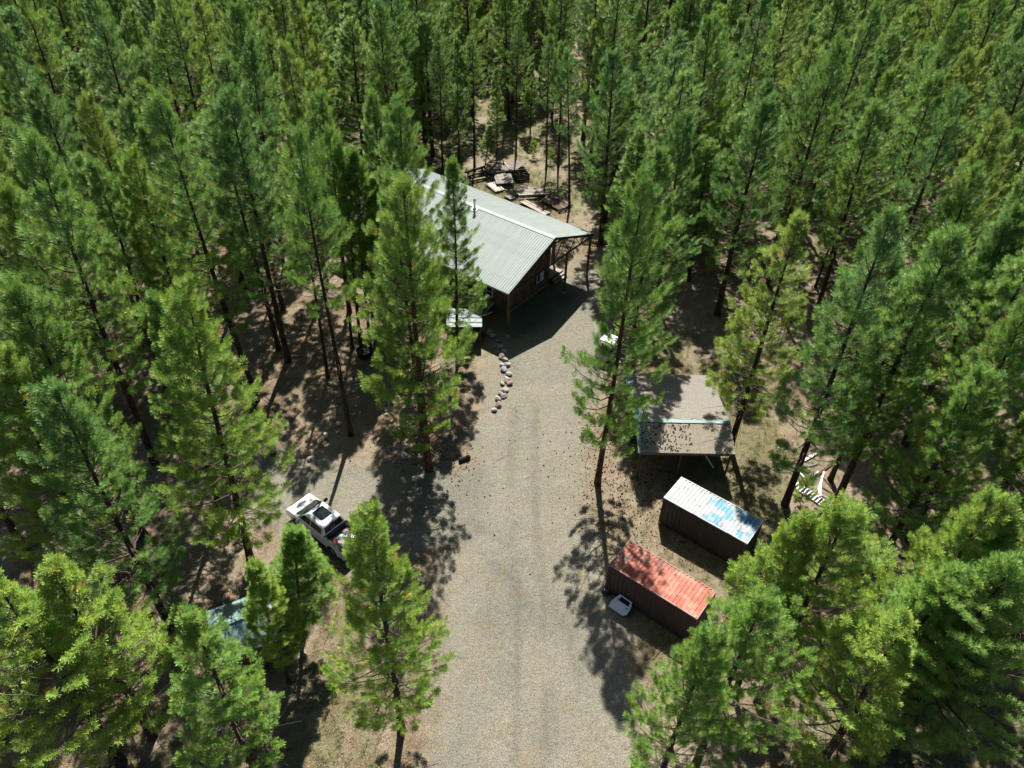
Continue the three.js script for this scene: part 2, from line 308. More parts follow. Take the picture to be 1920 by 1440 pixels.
function pine(x, z, h, v, tone, r, label, group, lean = [0, 0], red = false, yaw) {
  const V = VAR[v], o = thing('pine_tree', label, 'tree', [x, 0, z], 0, group);
  const sh = h / V.H, sr = r / V.R;
  o.quaternion.setFromUnitVectors(new THREE.Vector3(0, 1, 0), new THREE.Vector3(lean[0], h, lean[1]).normalize());
  o.quaternion.multiply(new THREE.Quaternion().setFromAxisAngle(new THREE.Vector3(0, 1, 0), yaw ?? (x * 12.9898 + z * 78.233) % 6.283));
  o.scale.set(sr, sh, sr);
  mesh('trunk', V.trunk, red ? barkRed : barkMat, o); mesh('limbs', V.limbs, limbMat, o); mesh('crown', V.crown, TONES[tone], o);
  PINES.push([x, z]);
  return o;
}
// pines that can be told apart: x, z, height, variant, tone, crown radius, label, lean of the top in x, red bark
const KEY = [
  [-32.0, -42.9, 19.5, 3, 0, 3.40, 'broad bright pine at the frame edge with a thick dark bare lower trunk', 0.6],
  [-25.9, -38.8, 24.6, 1, 1, 3.00, 'tall pine whose bare dark trunk foot stands in a small sunny gap in the forest', 0.1],
  [-16.5, -30.3, 21.2, 0, 0, 3.10, 'bright pine just behind the white pickup, its trunk foot beside the dry track', 1.0],
  [-19.7, -34.4, 17.9, 2, 1, 2.30, 'slimmer pine close behind the one beside the pickup', 0.4],
  [-20.0, -25.4, 18.9, 0, 2, 3.00, 'darker pine with long needle brushes in front of the dark forest edge', -0.2],
  [-25.7, -28.7, 18.3, 0, 0, 3.00, 'yellow-green pine with a long dark leaning trunk near the frame edge', 1.3],
  [-18.6, -18.9, 15.0, 5, 0, 2.70, 'nearest bright pine with a forked top in the lower corner', 0.0],
  [-19.7, -17.5, 16.0, 8, 0, 2.90, 'very near wide pine cut by the frame in the lower corner', 0.0],
  [-12.6, -17.2, 14.5, 5, 1, 2.30, 'near pine in front of the teal-roofed shed', 0.0],
  [-19.1, -51.0, 22.8, 1, 2, 2.90, 'tall dark pine with a thick bare trunk standing in the sunny strip of open floor', -0.3],
  [-20.3, -52.6, 21.3, 4, 2, 2.50, 'high-crowned dark pine right behind the thick-trunked one in the sunny strip', -0.8],
  [-20.4, -45.9, 24.2, 1, 1, 2.80, 'tall pine whose thin dark trunk foot stands at the edge of the sunny strip', -1.5],
  [-25.0, -47.2, 20.0, 0, 0, 2.70, 'bright pine with a pointed top in the middle of the denser forest side', 0.0],
  [-27.7, -46.4, 19.8, 2, 1, 2.40, 'slim pine whose trunk foot casts a thin shadow line over dry grass', 0.5],
  [-31.9, -56.5, 20.0, 0, 3, 2.60, 'paler pine in the upper forest, rusty needles on its flank', 0.0],
  [-29.0, -56.1, 20.0, 2, 1, 2.40, 'mid-green pine beside the paler one in the upper forest', 0.0],
  [-32.9, -48.2, 21.0, 0, 1, 2.90, 'green pine behind the broad bright one at the frame edge', 0.0],
  [-12.2, -42.3, 23.9, 4, 1, 2.20, 'tall pine with a long bare grey trunk crossing the open yard', -0.5],
  [-15.2, -58.4, 20.0, 0, 1, 2.70, 'pine standing behind the tall bare-trunked one in the yard', 0.0],
  [-11.4, -59.4, 20.0, 2, 1, 2.40, 'slim pine far behind the yard, in line with the log', 0.0],
  [-8.3, -52.3, 22.0, 0, 1, 3.00, 'full tall pine just beyond the roof end of the long house', 0.0],
  [-5.9, -39.0, 22.5, 0, 0, 3.25, 'large pine with a red-brown trunk beside the drive, shading the boulder circle', -0.4, true],
  [-6.8, -43.3, 20.9, 2, 1, 2.30, 'slim pine right behind the large red-trunked one beside the drive', -1.0],
  [-4.7, -51.8, 18.0, 11, 1, 2.00, 'narrow pine with a reddish leader standing in front of the long pale roof', 0.0],
  [-11.5, -56.5, 15.0, 6, 1, 1.30, 'thin spindly pine left of the roof end', 0.0],
  [-12.0, -53.4, 18.0, 2, 1, 2.00, 'slim pine above the rail and trough', 0.0],
  [-10.7, -54.2, 15.6, 6, 0, 1.60, 'small bright pine beside the pale-roofed woodshed', -0.2],
  [8.9, -72.2, 19.5, 3, 2, 3.20, 'big dark pine with a thick trunk at the porch corner of the house', -0.7],
  [5.9, -80.1, 17.2, 4, 2, 1.70, 'straight thin-trunked pine behind the house eave, by the dark panel frame', -1.4],
  [6.4, -38.2, 23.8, 0, 1, 2.80, 'large red-trunked pine standing at the drive edge by the open shed', 0.3, true],
  [9.7, -50.6, 20.0, 2, 1, 2.40, 'pine whose top rises just behind the large one at the drive edge', 0.0],
  [12.4, -56.8, 20.0, 0, 2, 2.80, 'pine with paired dark tops beyond the open shed', 0.0],
  [10.2, -63.6, 16.0, 6, 1, 1.90, 'short slim pine between the porch and the forest', 0.0],
  [16.8, -42.2, 19.5, 5, 3, 2.90, 'paler yellow-green pine whose trunk rises at the corner of the open shed', 0.2],
  [19.0, -59.9, 20.0, 3, 2, 3.30, 'broad dark pine behind the paler yellow-green one', -0.0],
  [17.2, -65.7, 14.3, 1, 1, 2.60, 'pine with a dark bare trunk beyond the open shed', -0.6],
  [36.2, -58.4, 20.0, 0, 3, 2.70, 'paler yellow-green pine high at the frame edge', 0.0],
  [39.0, -71.1, 16.0, 4, 2, 2.60, 'sparse pine with a dark leaning trunk in the right-hand gap', -0.8],
  [27.9, -43.9, 18.0, 0, 1, 2.50, 'green pine in front of the sparse leaning one', 0.0],
  [30.5, -43.3, 20.0, 0, 1, 2.80, 'full green pine at the frame edge half way up', 0.0],
  [19.6, -36.6, 22.9, 5, 2, 3.00, 'tall open pine with a dark leaning trunk in front of the slatted rack', -0.2],
  [23.6, -37.4, 21.6, 1, 1, 2.90, 'tall pine with a dark trunk foot beside the loose boards', -0.1],
  [23.6, -39.2, 18.9, 2, 2, 2.20, 'slim pine behind the trunk beside the loose boards', 0.2],
  [30.5, -43.1, 19.8, 1, 2, 2.80, 'tall pine with a very dark trunk behind the dry clearing', -0.4],
  [24.1, -31.0, 17.0, 0, 1, 2.90, 'pine with bright tips in front of the dark-trunked one by the dry clearing', 0.0],
  [14.5, -21.9, 16.5, 3, 0, 3.20, 'near bushy pine leaning over the white container end', 0.0],
  [13.2, -22.4, 15.5, 2, 0, 2.05, 'near pine beside the red container corner, its top just right of it', 0.0],
  [20.8, -22.5, 17.0, 0, 0, 2.80, 'near pine with a rusty leader tip', 0.0],
  [21.9, -22.3, 16.0, 5, 1, 2.60, 'near pine just in front of the one with the rusty leader', 0.0],
  [16.2, -17.7, 14.5, 8, 0, 2.70, 'nearest bright yellow-green pine in the lower forest corner', 0.0],
  [20.9, -19.7, 16.0, 3, 1, 3.20, 'dark near pine cut by the frame edge low down', 0.0],
  [19.5, -20.7, 14.0, 0, 1, 2.80, 'near green pine between the rusty-tipped one and the nearest', 0.0],
  [10.2, -18.1, 15.5, 8, 1, 2.40, 'near ragged pine between the two container-side bushy ones', 0.0],
  [7.8, -16.4, 15.5, 0, 1, 2.20, 'near low pine covering the foot of the red container', 0.0],
  [-5.4, -19.7, 18.0, 0, 0, 2.50, 'bright bushy pine hiding the tailgate of the pickup', 0.0],
  [-11.9, -24.7, 10.6, 6, 1, 1.60, 'short pine hiding the near flank of the pickup', 1.2],
  [-12.1, -22.2, 11.0, 6, 0, 1.30, 'thin young pine rising in front of the teal shed roof', 0.0],
  [-9.2, -87.9, 16.3, 4, 2, 1.60, 'thick dark trunk beyond the end of the roof', 0.1],
  [-5.4, -89.0, 15.5, 4, 1, 1.80, 'thin straight trunk behind the stacked beams', -0.1],
  [-7.3, -89.5, 15.1, 6, 2, 1.30, 'very thin trunk between two thicker ones behind the roof', 0.0],
  [-4.2, -89.9, 5.4, 6, 1, 0.90, 'tiny sapling-like pine by the wooden panels', 0.7],
  [-2.8, -93.9, 10.6, 6, 1, 1.00, 'thin bare pine in the grassy gap', -0.2],
  [-0.4, -93.4, 16.1, 4, 2, 1.50, 'thick straight dark trunk in the middle of the grassy gap', -0.2],
  [1.4, -101.1, 9.0, 6, 1, 1.10, 'crooked thin pine at the back of the grassy gap', -0.1],
  [3.4, -90.1, 15.5, 4, 2, 1.50, 'dark trunk at the shady side of the grassy gap', -0.5],
  [4.9, -90.8, 14.7, 4, 1, 1.80, 'thin dark trunk beside the shady side trunk', -0.4],
  [-14.0, -53.1, 19.6, 4, 1, 1.70, 'dark pine trunk at the rail beside the black trough', 0.5],
  [-13.3, -53.4, 18.7, 4, 1, 1.70, 'thin brown trunk just behind the rail', 0.4],
  [-12.4, -53.0, 17.8, 4, 1, 1.70, 'thin dark trunk at the end of the rail', 0.3],
  [-15.3, -49.0, 17.9, 4, 1, 1.70, 'thin pine beside the log in the yard', 0.3],
];
for (const [x, z, h, v, tone, r, label, lean, red] of KEY) pine(x, z, h, v, tone, r, label, 'pines around the clearing', [lean ?? 0, 0], red);
// the forest round the clearing
{
  const rnd = rng(2024), spots = [];
  const H0 = [3.43, -60.7], HC = Math.cos(53.65 * R), HS = Math.sin(53.65 * R);
  const blocked = (x, z) => {
    if (x > -24 && x < 27 && z > -57 && z < 4) return true;                       // clearing
    const dx = x - H0[0], dz = z - H0[1], lx = dx * HC - dz * HS, lz = dx * HS + dz * HC;
    if (Math.abs(lx) < 9.5 && lz < 6 && lz > -26) return true;                    // house
    if (x > -8.5 && x < 8 && z < -60 && z > -104) return true;                     // open floor behind the house
    if (x > 7 && x < 17 && z > -66 && z < -50) return true;                       // beside the porch
    if (x > 30 && x < 38 && z > -66 && z < -56) return true;                      // sunny gap
    if (x < -14 && x > -24 && z < -38 && z > -56) return true;                    // sunny strip
    return false;
  };
  for (let tries = 0; tries < 60000 && spots.length < 640; tries++) {
    const z = -9 - 172 * Math.pow(rnd(), 0.75), half = 0.64 * (-z * 0.76 + 27) + 5, x = (rnd() * 2 - 1) * half + 2;
    if (blocked(x, z)) continue;
    if (z > -18 && Math.abs(x) < 12) continue;
    const gap = (z < -100 ? 4.5 : 4.4) * (0.8 + 0.5 * vnoise(x * 0.09, z * 0.09, 99));
    if (PINES.some((p) => (p[0] - x) ** 2 + (p[1] - z) ** 2 < gap * gap)) continue;
    PINES.push([x, z]); spots.push([x, z]);
  }
  spots.sort((a, b) => b[1] - a[1] + 0 * a[0]);
  const half0 = (z) => 0.64 * (-z * 0.76 + 27) + 5, ORDW = ['first', 'second', 'third', 'fourth', 'fifth', 'sixth', 'seventh', 'eighth', 'ninth', 'tenth', 'eleventh', 'twelfth', 'thirteenth', 'fourteenth', 'fifteenth'];
  const TN = ['bright yellow-green', 'mid-green', 'darker green', 'paler green'];
  const inst = VAR.map(() => []);
  let count = 0;
  for (const [x, z] of spots) {
    const q = rnd(), tone = q < 0.2 ? 0 : q < 0.62 ? 1 : q < 0.92 ? 2 : 3, w = rnd(), v = w < 0.16 ? 0 : w < 0.28 ? 1 : w < 0.42 ? 2 : w < 0.52 ? 3 : w < 0.60 ? 4 : w < 0.72 ? 5 : w < 0.80 ? 6 : w < 0.91 ? 8 : 9;
    const h = 13.5 + 10 * Math.pow(rnd(), 0.7), r = VAR[v].R * (0.85 + 0.3 * rnd()), near = z > -30;
    const hh = near ? Math.min(h, 17) : h;
    if (count < 230) {
      const kind = h > 20.5 ? 'tall ' : h < 18 ? 'shorter ' : 'mid-height ', shape = ['full', 'leggy', 'slim', 'broad', 'high-crowned', 'open', 'narrow', 'bushy', 'ragged', 'thin'][v];
      const row = ORDW[Math.min(14, Math.floor((-z - 9) / 9))], off = x + 2 > 0 ? 'right' : 'left', far_ = Math.abs(x) > 0.5 * half0(z) ? (Math.abs(x) > 0.8 * half0(z) ? 'at the far ' + off : 'well to the ' + off) : Math.abs(x) > 0.22 * half0(z) ? 'somewhat ' + off : 'near the middle';
      pine(x, z, hh, v, tone, r, kind + TN[tone] + ' ' + shape + ' pine, ' + row + ' row back, ' + far_ + ' of the forest', 'forest pines', [(rnd() - 0.5) * 2.0, (rnd() - 0.5) * 2.0], rnd() < 0.12);
      count++;
    } else inst[v].push([x, z, hh, r, tone, rnd() * 6.283]);
  }
  console.log('pines', PINES.length, 'single', count + KEY.length);
  const far = new THREE.Group(); far.name = 'distant_pine_forest'; stuff(far); tag(far, 'far pine forest reading as one mass at the top of the view', 'forest'); scene.add(far);
  const base = needle([1, 1, 1]);
  inst.forEach((list, v) => {
    if (!list.length) return;
    const V = VAR[v], parts = [['trunks', V.trunk, barkMat], ['limbs', V.limbs, limbMat], ['crowns', V.crown, base]];
    for (const [name, g, m] of parts) {
      const im = new THREE.InstancedMesh(g, m, list.length); im.name = 'distant_' + name; im.castShadow = im.receiveShadow = true; stuff(im);
      list.forEach(([x, z, h, r, tone, yaw], i) => {
        im.setMatrixAt(i, M4().compose(new THREE.Vector3(x, 0, z), new THREE.Quaternion().setFromAxisAngle(new THREE.Vector3(0, 1, 0), yaw), new THREE.Vector3(r / V.R, h / V.H, r / V.R)));
        if (name === 'crowns') im.setColorAt(i, TONES[tone].color);
      });
      far.add(im);
    }
  });
}
// ------------------------------------------------------------------ shared building materials
const streakT = tex(256, 256, (u, v) => { const k = 0.93 + 0.10 * (fbm(u * 8, v * 8, 91, 4, 8) - 0.5) + 0.05 * (vnoise(u * 64, v * 4, 93, 64, 4) - 0.5); return [k, k, k]; });
const woodT = tex(256, 512, (u, v) => { const w = fbm(u * 40, v * 4, 95, 3, 4), f = vnoise(u * 128, v * 16, 97, 128, 16), b = vnoise(u * 4, v * 8, 98, 4, 8); const k = 0.62 + 0.45 * (w - 0.5) + 0.25 * (f - 0.5) + 0.35 * (b - 0.5) + 0.15; return [k, k * 0.985, k * 0.96]; });
const rustT = tex(512, 512, (u, v) => {
  const n = fbm(u * 6, v * 6, 101, 5, 6), f = fbm(u * 40, v * 40, 105, 2, 40), r = sstep(0.60, 0.70, n * 0.8 + f * 0.2), k = 0.9 + 0.25 * (f - 0.5);
  return [lerp(k, 0.42, r), lerp(k, 0.27, r), lerp(k, 0.2, r)];
});
const roofGreen = mat([0.362, 0.412, 0.382], { map: rep(streakT, 0.25, 0.25), roughness: 0.68 });
const roofGreenB = mat([0.347, 0.40, 0.372], { map: rep(streakT, 0.25, 0.25), roughness: 0.68 });
const trimGreen = mat([0.24, 0.296, 0.272], { roughness: 0.5, metalness: 0.1 });
const darkSteel = mat([0.035, 0.033, 0.033], { roughness: 0.7 });
const tanWall = mat([0.203, 0.131, 0.0788], { map: rep(woodT, 0.8, 0.4), roughness: 0.9 });
const postWood = mat([0.216, 0.12, 0.06], { map: rep(woodT, 1.5, 0.5), roughness: 0.9 });
const burgundy = mat([0.10, 0.022, 0.020], { map: rep(woodT, 1, 0.5), roughness: 0.7 });
const deckTop = mat([0.54, 0.495, 0.477], { map: rep(woodT, 1, 0.5), roughness: 0.9 });
const greyWood = mat([0.399, 0.361, 0.34], { map: rep(woodT, 1.2, 0.5), roughness: 0.95 });
const greyWoodB = mat([0.306, 0.264, 0.234], { map: rep(woodT, 1.2, 0.5), roughness: 0.95 });
const brownWood = mat([0.136, 0.084, 0.056], { map: rep(woodT, 1.2, 0.5), roughness: 0.95 });
const darkWood = mat([0.055, 0.042, 0.036], { map: rep(woodT, 1.2, 0.5), roughness: 0.95 });
const whitePaint = mat([0.686, 0.686, 0.669], { roughness: 0.5 });
const white = mat([0.651, 0.651, 0.642], { map: rep(streakT, 0.4, 0.4), roughness: 0.6 });
const glass = phys([0.012, 0.016, 0.018], { roughness: 0.05, specularIntensity: 0.7 });
const autoGlass = phys([0.012, 0.020, 0.022], { roughness: 0.05, specularIntensity: 0.28 });
const black = mat([0.018, 0.018, 0.019], { roughness: 0.75 });
const rubber = mat([0.022, 0.022, 0.022], { roughness: 0.9 });
const galv = mat([0.55, 0.57, 0.58], { roughness: 0.35, metalness: 0.8 });
const concrete = mat([0.36, 0.35, 0.33], { roughness: 0.95, map: rep(streakT, 1, 1) });
// a ribbed metal sheet lying in x (width) and z (length), ribs running along z
function ribbed(width, length, n, rib = 0.024, half = 0.028) {
  const pts = [[-width / 2, -0.012], [width / 2, -0.012], [width / 2, 0.004]];
  for (let i = n - 1; i >= 0; i--) { const c = -width / 2 + (i + 0.5) * (width / n); pts.push([c + half, 0.004], [c + half * 0.45, rib], [c - half * 0.45, rib], [c - half, 0.004]); }
  pts.push([-width / 2, 0.004]);
  return ext(pts, length);
}
// ------------------------------------------------------------------ long house with open truss porch
{
  const W = 6.62, E = 4.66, P = 7.14, L = 22, slope = Math.atan2(P - E, W), SL = Math.hypot(W, P - E) + 0.12;
  const house = thing('house', 'long timber house under a pale green ribbed metal gable roof with open truss porch', 'house', [3.43, 0, -60.7], 53.65 * R);
  const nP = 29, pw = L / nP, sheet = ribbed(pw - 0.004, SL, 3, 0.036, 0.03), roof = mesh('roof_deck', [quadPatch([[-W, E - 0.06, 0], [0, P - 0.06, 0], [0, P - 0.06, -L], [-W, E - 0.06, -L]], 0.05), quadPatch([[0, P - 0.06, 0], [W, E - 0.06, 0], [W, E - 0.06, -L], [0, P - 0.06, -L]], 0.05)], brownWood, house);
  const rot = [new THREE.Quaternion(), new THREE.Quaternion()];
  for (const s of [-1, 1]) {
    // sheet's x runs along the ridge, its z down the slope
    const dn = new THREE.Vector3(s * Math.cos(slope), -Math.sin(slope), 0), ridge = new THREE.Vector3(0, 0, -1), nrm = new THREE.Vector3(s * Math.sin(slope), Math.cos(slope), 0);
    const xr = new THREE.Vector3().crossVectors(nrm, dn).normalize();
    const q = new THREE.Quaternion().setFromRotationMatrix(M4().makeBasis(xr, nrm, dn));
    for (let i = 0; i < nP; i++) {
      const m = mesh('roof_panel', sheet, (i * 7 + (s > 0 ? 3 : 0)) % 5 < 2 ? roofGreenB : roofGreen, house);
      m.quaternion.copy(q);
      m.position.copy(dn.clone().multiplyScalar(SL / 2 - 0.02)).add(new THREE.Vector3(0, P, -(i + 0.5) * pw)).addScaledVector(nrm, 0.014);
    }
    mesh('rake_trim', bar([0, P - 0.09, 0.02], [s * (W + 0.08), E - 0.12, 0.02], 0.04, 0.2), darkSteel, house);
    mesh('eave_trim', bar([s * (W + 0.03), E - 0.12, 0.02], [s * (W + 0.03), E - 0.12, -L], 0.04, 0.18), trimGreen, house);
  }
  mesh('ridge_cap', [quadPatch([[-0.22, P - 0.02, 0.03], [0, P + 0.06, 0.03], [0, P + 0.06, -L], [-0.22, P - 0.02, -L]], 0.012), quadPatch([[0, P + 0.06, 0.03], [0.22, P - 0.02, 0.03], [0.22, P - 0.02, -L], [0, P + 0.06, -L]], 0.012)], mat([0.37, 0.43, 0.39], { roughness: 0.65 }), house);
  // trusses across the porch
  for (const z of [-0.12, -2.0]) {
    const y0 = E - 0.25, top = (x) => E - 0.2 + (P - E) * (1 - Math.abs(x) / W);
    mesh('truss', [bar([-W + 0.15, y0, z], [W - 0.15, y0, z], 0.09, 0.14), bar([-W + 0.15, top(-W) , z], [0, top(0), z], 0.09, 0.14), bar([W - 0.15, top(W), z], [0, top(0), z], 0.09, 0.14)], darkSteel, house);
    mesh('truss_post', bar([0.12, y0, z], [0.12, top(0) - 0.05, z], 0.08, 0.07), postWood, house);
    mesh('truss_post', bar([-0.12, y0, z], [-0.12, top(0) - 0.05, z], 0.08, 0.07), postWood, house);
    for (const s of [-1, 1]) for (const [a, b] of [[0.15, 1.5], [2.7, 1.5], [2.7, 3.6], [4.5, 3.6], [4.5, 5.2], [5.6, 5.2]]) {
      const up = a < b ? b : a, dnx = a < b ? a : b, flip = b < a;
      mesh('web_strut', flip ? bar([s * a, y0, z], [s * b, top(b), z], 0.06, 0.06) : bar([s * a, y0, z], [s * b, top(b), z], 0.06, 0.06), darkSteel, house);
    }
  }
  for (const x of [-5.2, -3.5, -1.8, 1.8, 3.5, 5.2]) mesh('purlin', bar([x, E - 0.16 + (P - E) * (1 - Math.abs(x) / W), -0.1], [x, E - 0.16 + (P - E) * (1 - Math.abs(x) / W), -L + 0.1], 0.06, 0.12), darkWood, house);
  // posts
  for (const [x, z] of [[-6.42, -0.15], [2.5, -0.2], [6.42, -0.15], [-6.42, -4.2], [6.42, -4.2], [-6.42, -8.4], [6.42, -8.4], [-6.42, -12.6], [6.42, -12.6]]) {
    const p = mesh('post', bx(0.17, E - 0.3, 0.17, x, (E - 0.3) / 2, z), postWood, house);
    mesh('footing', cyl(0.22, 0.2, 0.14, 14, x, 0.06, z), concrete, p);
  }
  // enclosed room: walls of vertical boards with flat ceiling
  const x0 = -4.12, x1 = 2.76, z0 = -2.2, z1 = -L + 0.6, h = 4.2;
  const wallGeo = bx(0.2, h, 1);
  const wf = mesh('front_wall', bx(x1 - x0, h, 0.16, (x0 + x1) / 2, h / 2 + 0.02, z0 - 0.08), tanWall, house);
  const wl = mesh('side_wall', bx(0.16, h, z0 - z1 - 0.16, x0 + 0.08, h / 2 + 0.02, (z0 - 0.16 + z1) / 2), tanWall, house);
  const wr = mesh('side_wall', bx(0.16, h, z0 - z1 - 0.16, x1 - 0.08, h / 2 + 0.02, (z0 - 0.16 + z1) / 2), tanWall, house);
  mesh('rear_wall', bx(x1 - x0 - 0.32, h, 0.16, (x0 + x1) / 2, h / 2 + 0.02, z1 + 0.08), tanWall, house);
  mesh('ceiling', bx(x1 - x0 - 0.02, 0.12, z0 - z1, (x0 + x1) / 2, h + 0.09, (z0 + z1) / 2), mat([0.22, 0.22, 0.24], { roughness: 0.95 }), house);
  for (let i = 0; i < 23; i++) mesh('batten', bx(0.045, h - 0.05, 0.022, x0 + 0.15 + i * 0.3, h / 2 + 0.02, z0 + 0.013), tanWall, wf);
  for (let i = 0; i < 60; i++) mesh('batten', bx(0.022, h - 0.05, 0.045, x0 - 0.013, h / 2 + 0.02, z0 - 0.25 - i * 0.3), tanWall, wl);
  mesh('skirting', [bx(x1 - x0 + 0.08, 0.2, 0.05, (x0 + x1) / 2, 0.12, z0 + 0.05), bx(0.05, 0.2, 6, x0 - 0.05, 0.12, z0 - 3)], greyWoodB, house);
  // front window with shutters
  const win = (name, x, y, z, w, hh, ry, light) => {
    const g = new THREE.Group(); g.name = name; house.add(g); g.position.set(x, y, z); g.rotation.y = ry;
    mesh('frame', [bx(w + 0.14, 0.08, 0.08, 0, hh / 2 + 0.04, 0), bx(w + 0.14, 0.08, 0.08, 0, -hh / 2 - 0.04, 0), bx(0.07, hh, 0.08, -w / 2 - 0.035, 0, 0), bx(0.07, hh, 0.08, w / 2 + 0.035, 0, 0), ...(light ? [bx(w, 0.05, 0.06, 0, 0, 0)] : [bx(0.05, hh, 0.06, 0, 0, 0)])], whitePaint, g);
    if (light) { for (const s of [-1, 1]) mesh('pane', bx(w, hh / 2 - 0.03, 0.02, 0, s * hh / 4, 0), glass, g); }
    else { for (const s of [-1, 1]) mesh('pane', bx(w / 2 - 0.03, hh, 0.02, s * w / 4, 0, 0), s > 0 ? mat([0.5, 0.52, 0.52], { roughness: 0.3 }) : glass, g); }
    return g;
  };
  const fw = win('window', 1.1, 1.72, z0 + 0.06, 0.95, 1.0, 0, false);
  for (const s of [-1, 1]) mesh('shutter', bx(0.42, 1.12, 0.05, s * 0.76, 0, 0.0), darkWood, fw);
  win('window', x0 - 0.06, 1.9, -4.1, 0.62, 0.95, Math.PI / 2, true);
  win('window', x0 - 0.06, 1.9, -9.5, 0.9, 0.95, Math.PI / 2, true);
  const door = mesh('door', bx(0.07, 2.1, 0.95, x0 - 0.05, 1.1, -6.4), darkWood, house);
  mesh('handle', cyl(0.03, 0.03, 0.08, 8, x0 - 0.12, 1.05, -6.05, 0, 0, Math.PI / 2), galv, door);
  // deck and burgundy steps
  const dz = -2.12, dx0 = 2.92, dx1 = 4.95;
  const deck = mesh('deck', bx(dx1 - dx0, 0.06, 4.2, (dx0 + dx1) / 2, 0.5, dz - 2.1), deckTop, house);
  for (let i = 0; i < 14; i++) mesh('deck_board', bx(0.135, 0.03, 4.2, dx0 + 0.075 + i * 0.1444, 0.547, dz - 2.1), deckTop, deck);
  mesh('fascia', [bx(dx1 - dx0, 0.2, 0.04, (dx0 + dx1) / 2, 0.44, dz + 0.022), bx(0.04, 0.46, 4.2, dx1 + 0.022, 0.24, dz - 2.1)], burgundy, deck);
  const steps = new THREE.Group(); steps.name = 'steps'; house.add(steps);
  for (let i = 0; i < 2; i++) {
    const y = 0.37 - i * 0.18, zz = dz + 0.17 + i * 0.3;
    mesh('tread', bx(dx1 - dx0, 0.04, 0.27, (dx0 + dx1) / 2, y, zz), deckTop, steps);
    mesh('riser', bx(dx1 - dx0, 0.14, 0.035, (dx0 + dx1) / 2, y - 0.09, zz + 0.12), burgundy, steps);
  }
  for (const x of [dx0 + 0.03, dx1 - 0.03]) mesh('stringer', ext([[0, 0.02], [0.56, 0.02], [0.56, 0.17], [0.28, 0.17], [0.28, 0.34], [0, 0.34]], 0.05).applyMatrix4(M4().makeRotationY(-Math.PI / 2).setPosition(x, 0, dz + 0.02)), burgundy, steps);
  // chimney on the near slope beside the ridge
  const ch = new THREE.Group(); ch.name = 'chimney'; house.add(ch); ch.position.set(-0.38, P - 0.1, -8.95);
  mesh('flashing', [bx(0.62, 0.03, 0.62, 0, 0.03, 0, 0, 0, slope), cyl(0.2, 0.13, 0.18, 18, 0, 0.12, 0)], whitePaint, ch);
  mesh('flue', cyl(0.1, 0.1, 0.85, 18, 0, 0.55, 0), galv, ch);
  mesh('rain_cap', [cyl(0.17, 0.15, 0.06, 18, 0, 0.97, 0), cyl(0.15, 0.02, 0.12, 18, 0, 1.06, 0)], galv, ch);
}
// ------------------------------------------------------------------ small pale-roofed woodshed by the house
{
  const s = thing('woodshed', 'small woodshed with a pale ribbed metal roof tucked beside the long house', 'shed', [-4.35, 0, -55.15], 3 * R);
  for (const [x, z] of [[-1.4, -1.0], [1.4, -1.0], [-1.4, 1.0], [1.4, 1.0]]) mesh('post', bx(0.1, 2.0, 0.1, x, 1.0, z), postWood, s);
  for (let i = 0; i < 4; i++) { const m = mesh('roof_panel', ribbed(0.62, 3.1, 2), mat([0.27, 0.335, 0.32], { roughness: 0.6, metalness: 0, map: rep(streakT, 0.5, 0.5) }), s); m.rotation.set(0, Math.PI / 2, 0); m.position.set(0, 2.22 - i * 0.06, -0.93 + i * 0.62); }
  for (let i = 0; i < 9; i++) mesh('wall_board', bx(0.03, 0.19, 2.1, -1.46, 0.12 + i * 0.21, 0), brownWood, s);
  for (let i = 0; i < 9; i++) mesh('wall_board', bx(2.9, 0.19, 0.03, 0, 0.12 + i * 0.21, -1.06), brownWood, s);
  const rnd = rng(5);
  for (let r = 0; r < 6; r++) for (let c = 0; c < 14; c++) mesh('split_log', cyl(0.08, 0.075, 0.5, 7, -1.3 + c * 0.19 + rnd() * 0.02, 0.1 + r * 0.16, 0.55 + rnd() * 0.1, 0, Math.PI / 2, rnd() * 3), r % 2 ? brownWood : postWood, s);
}
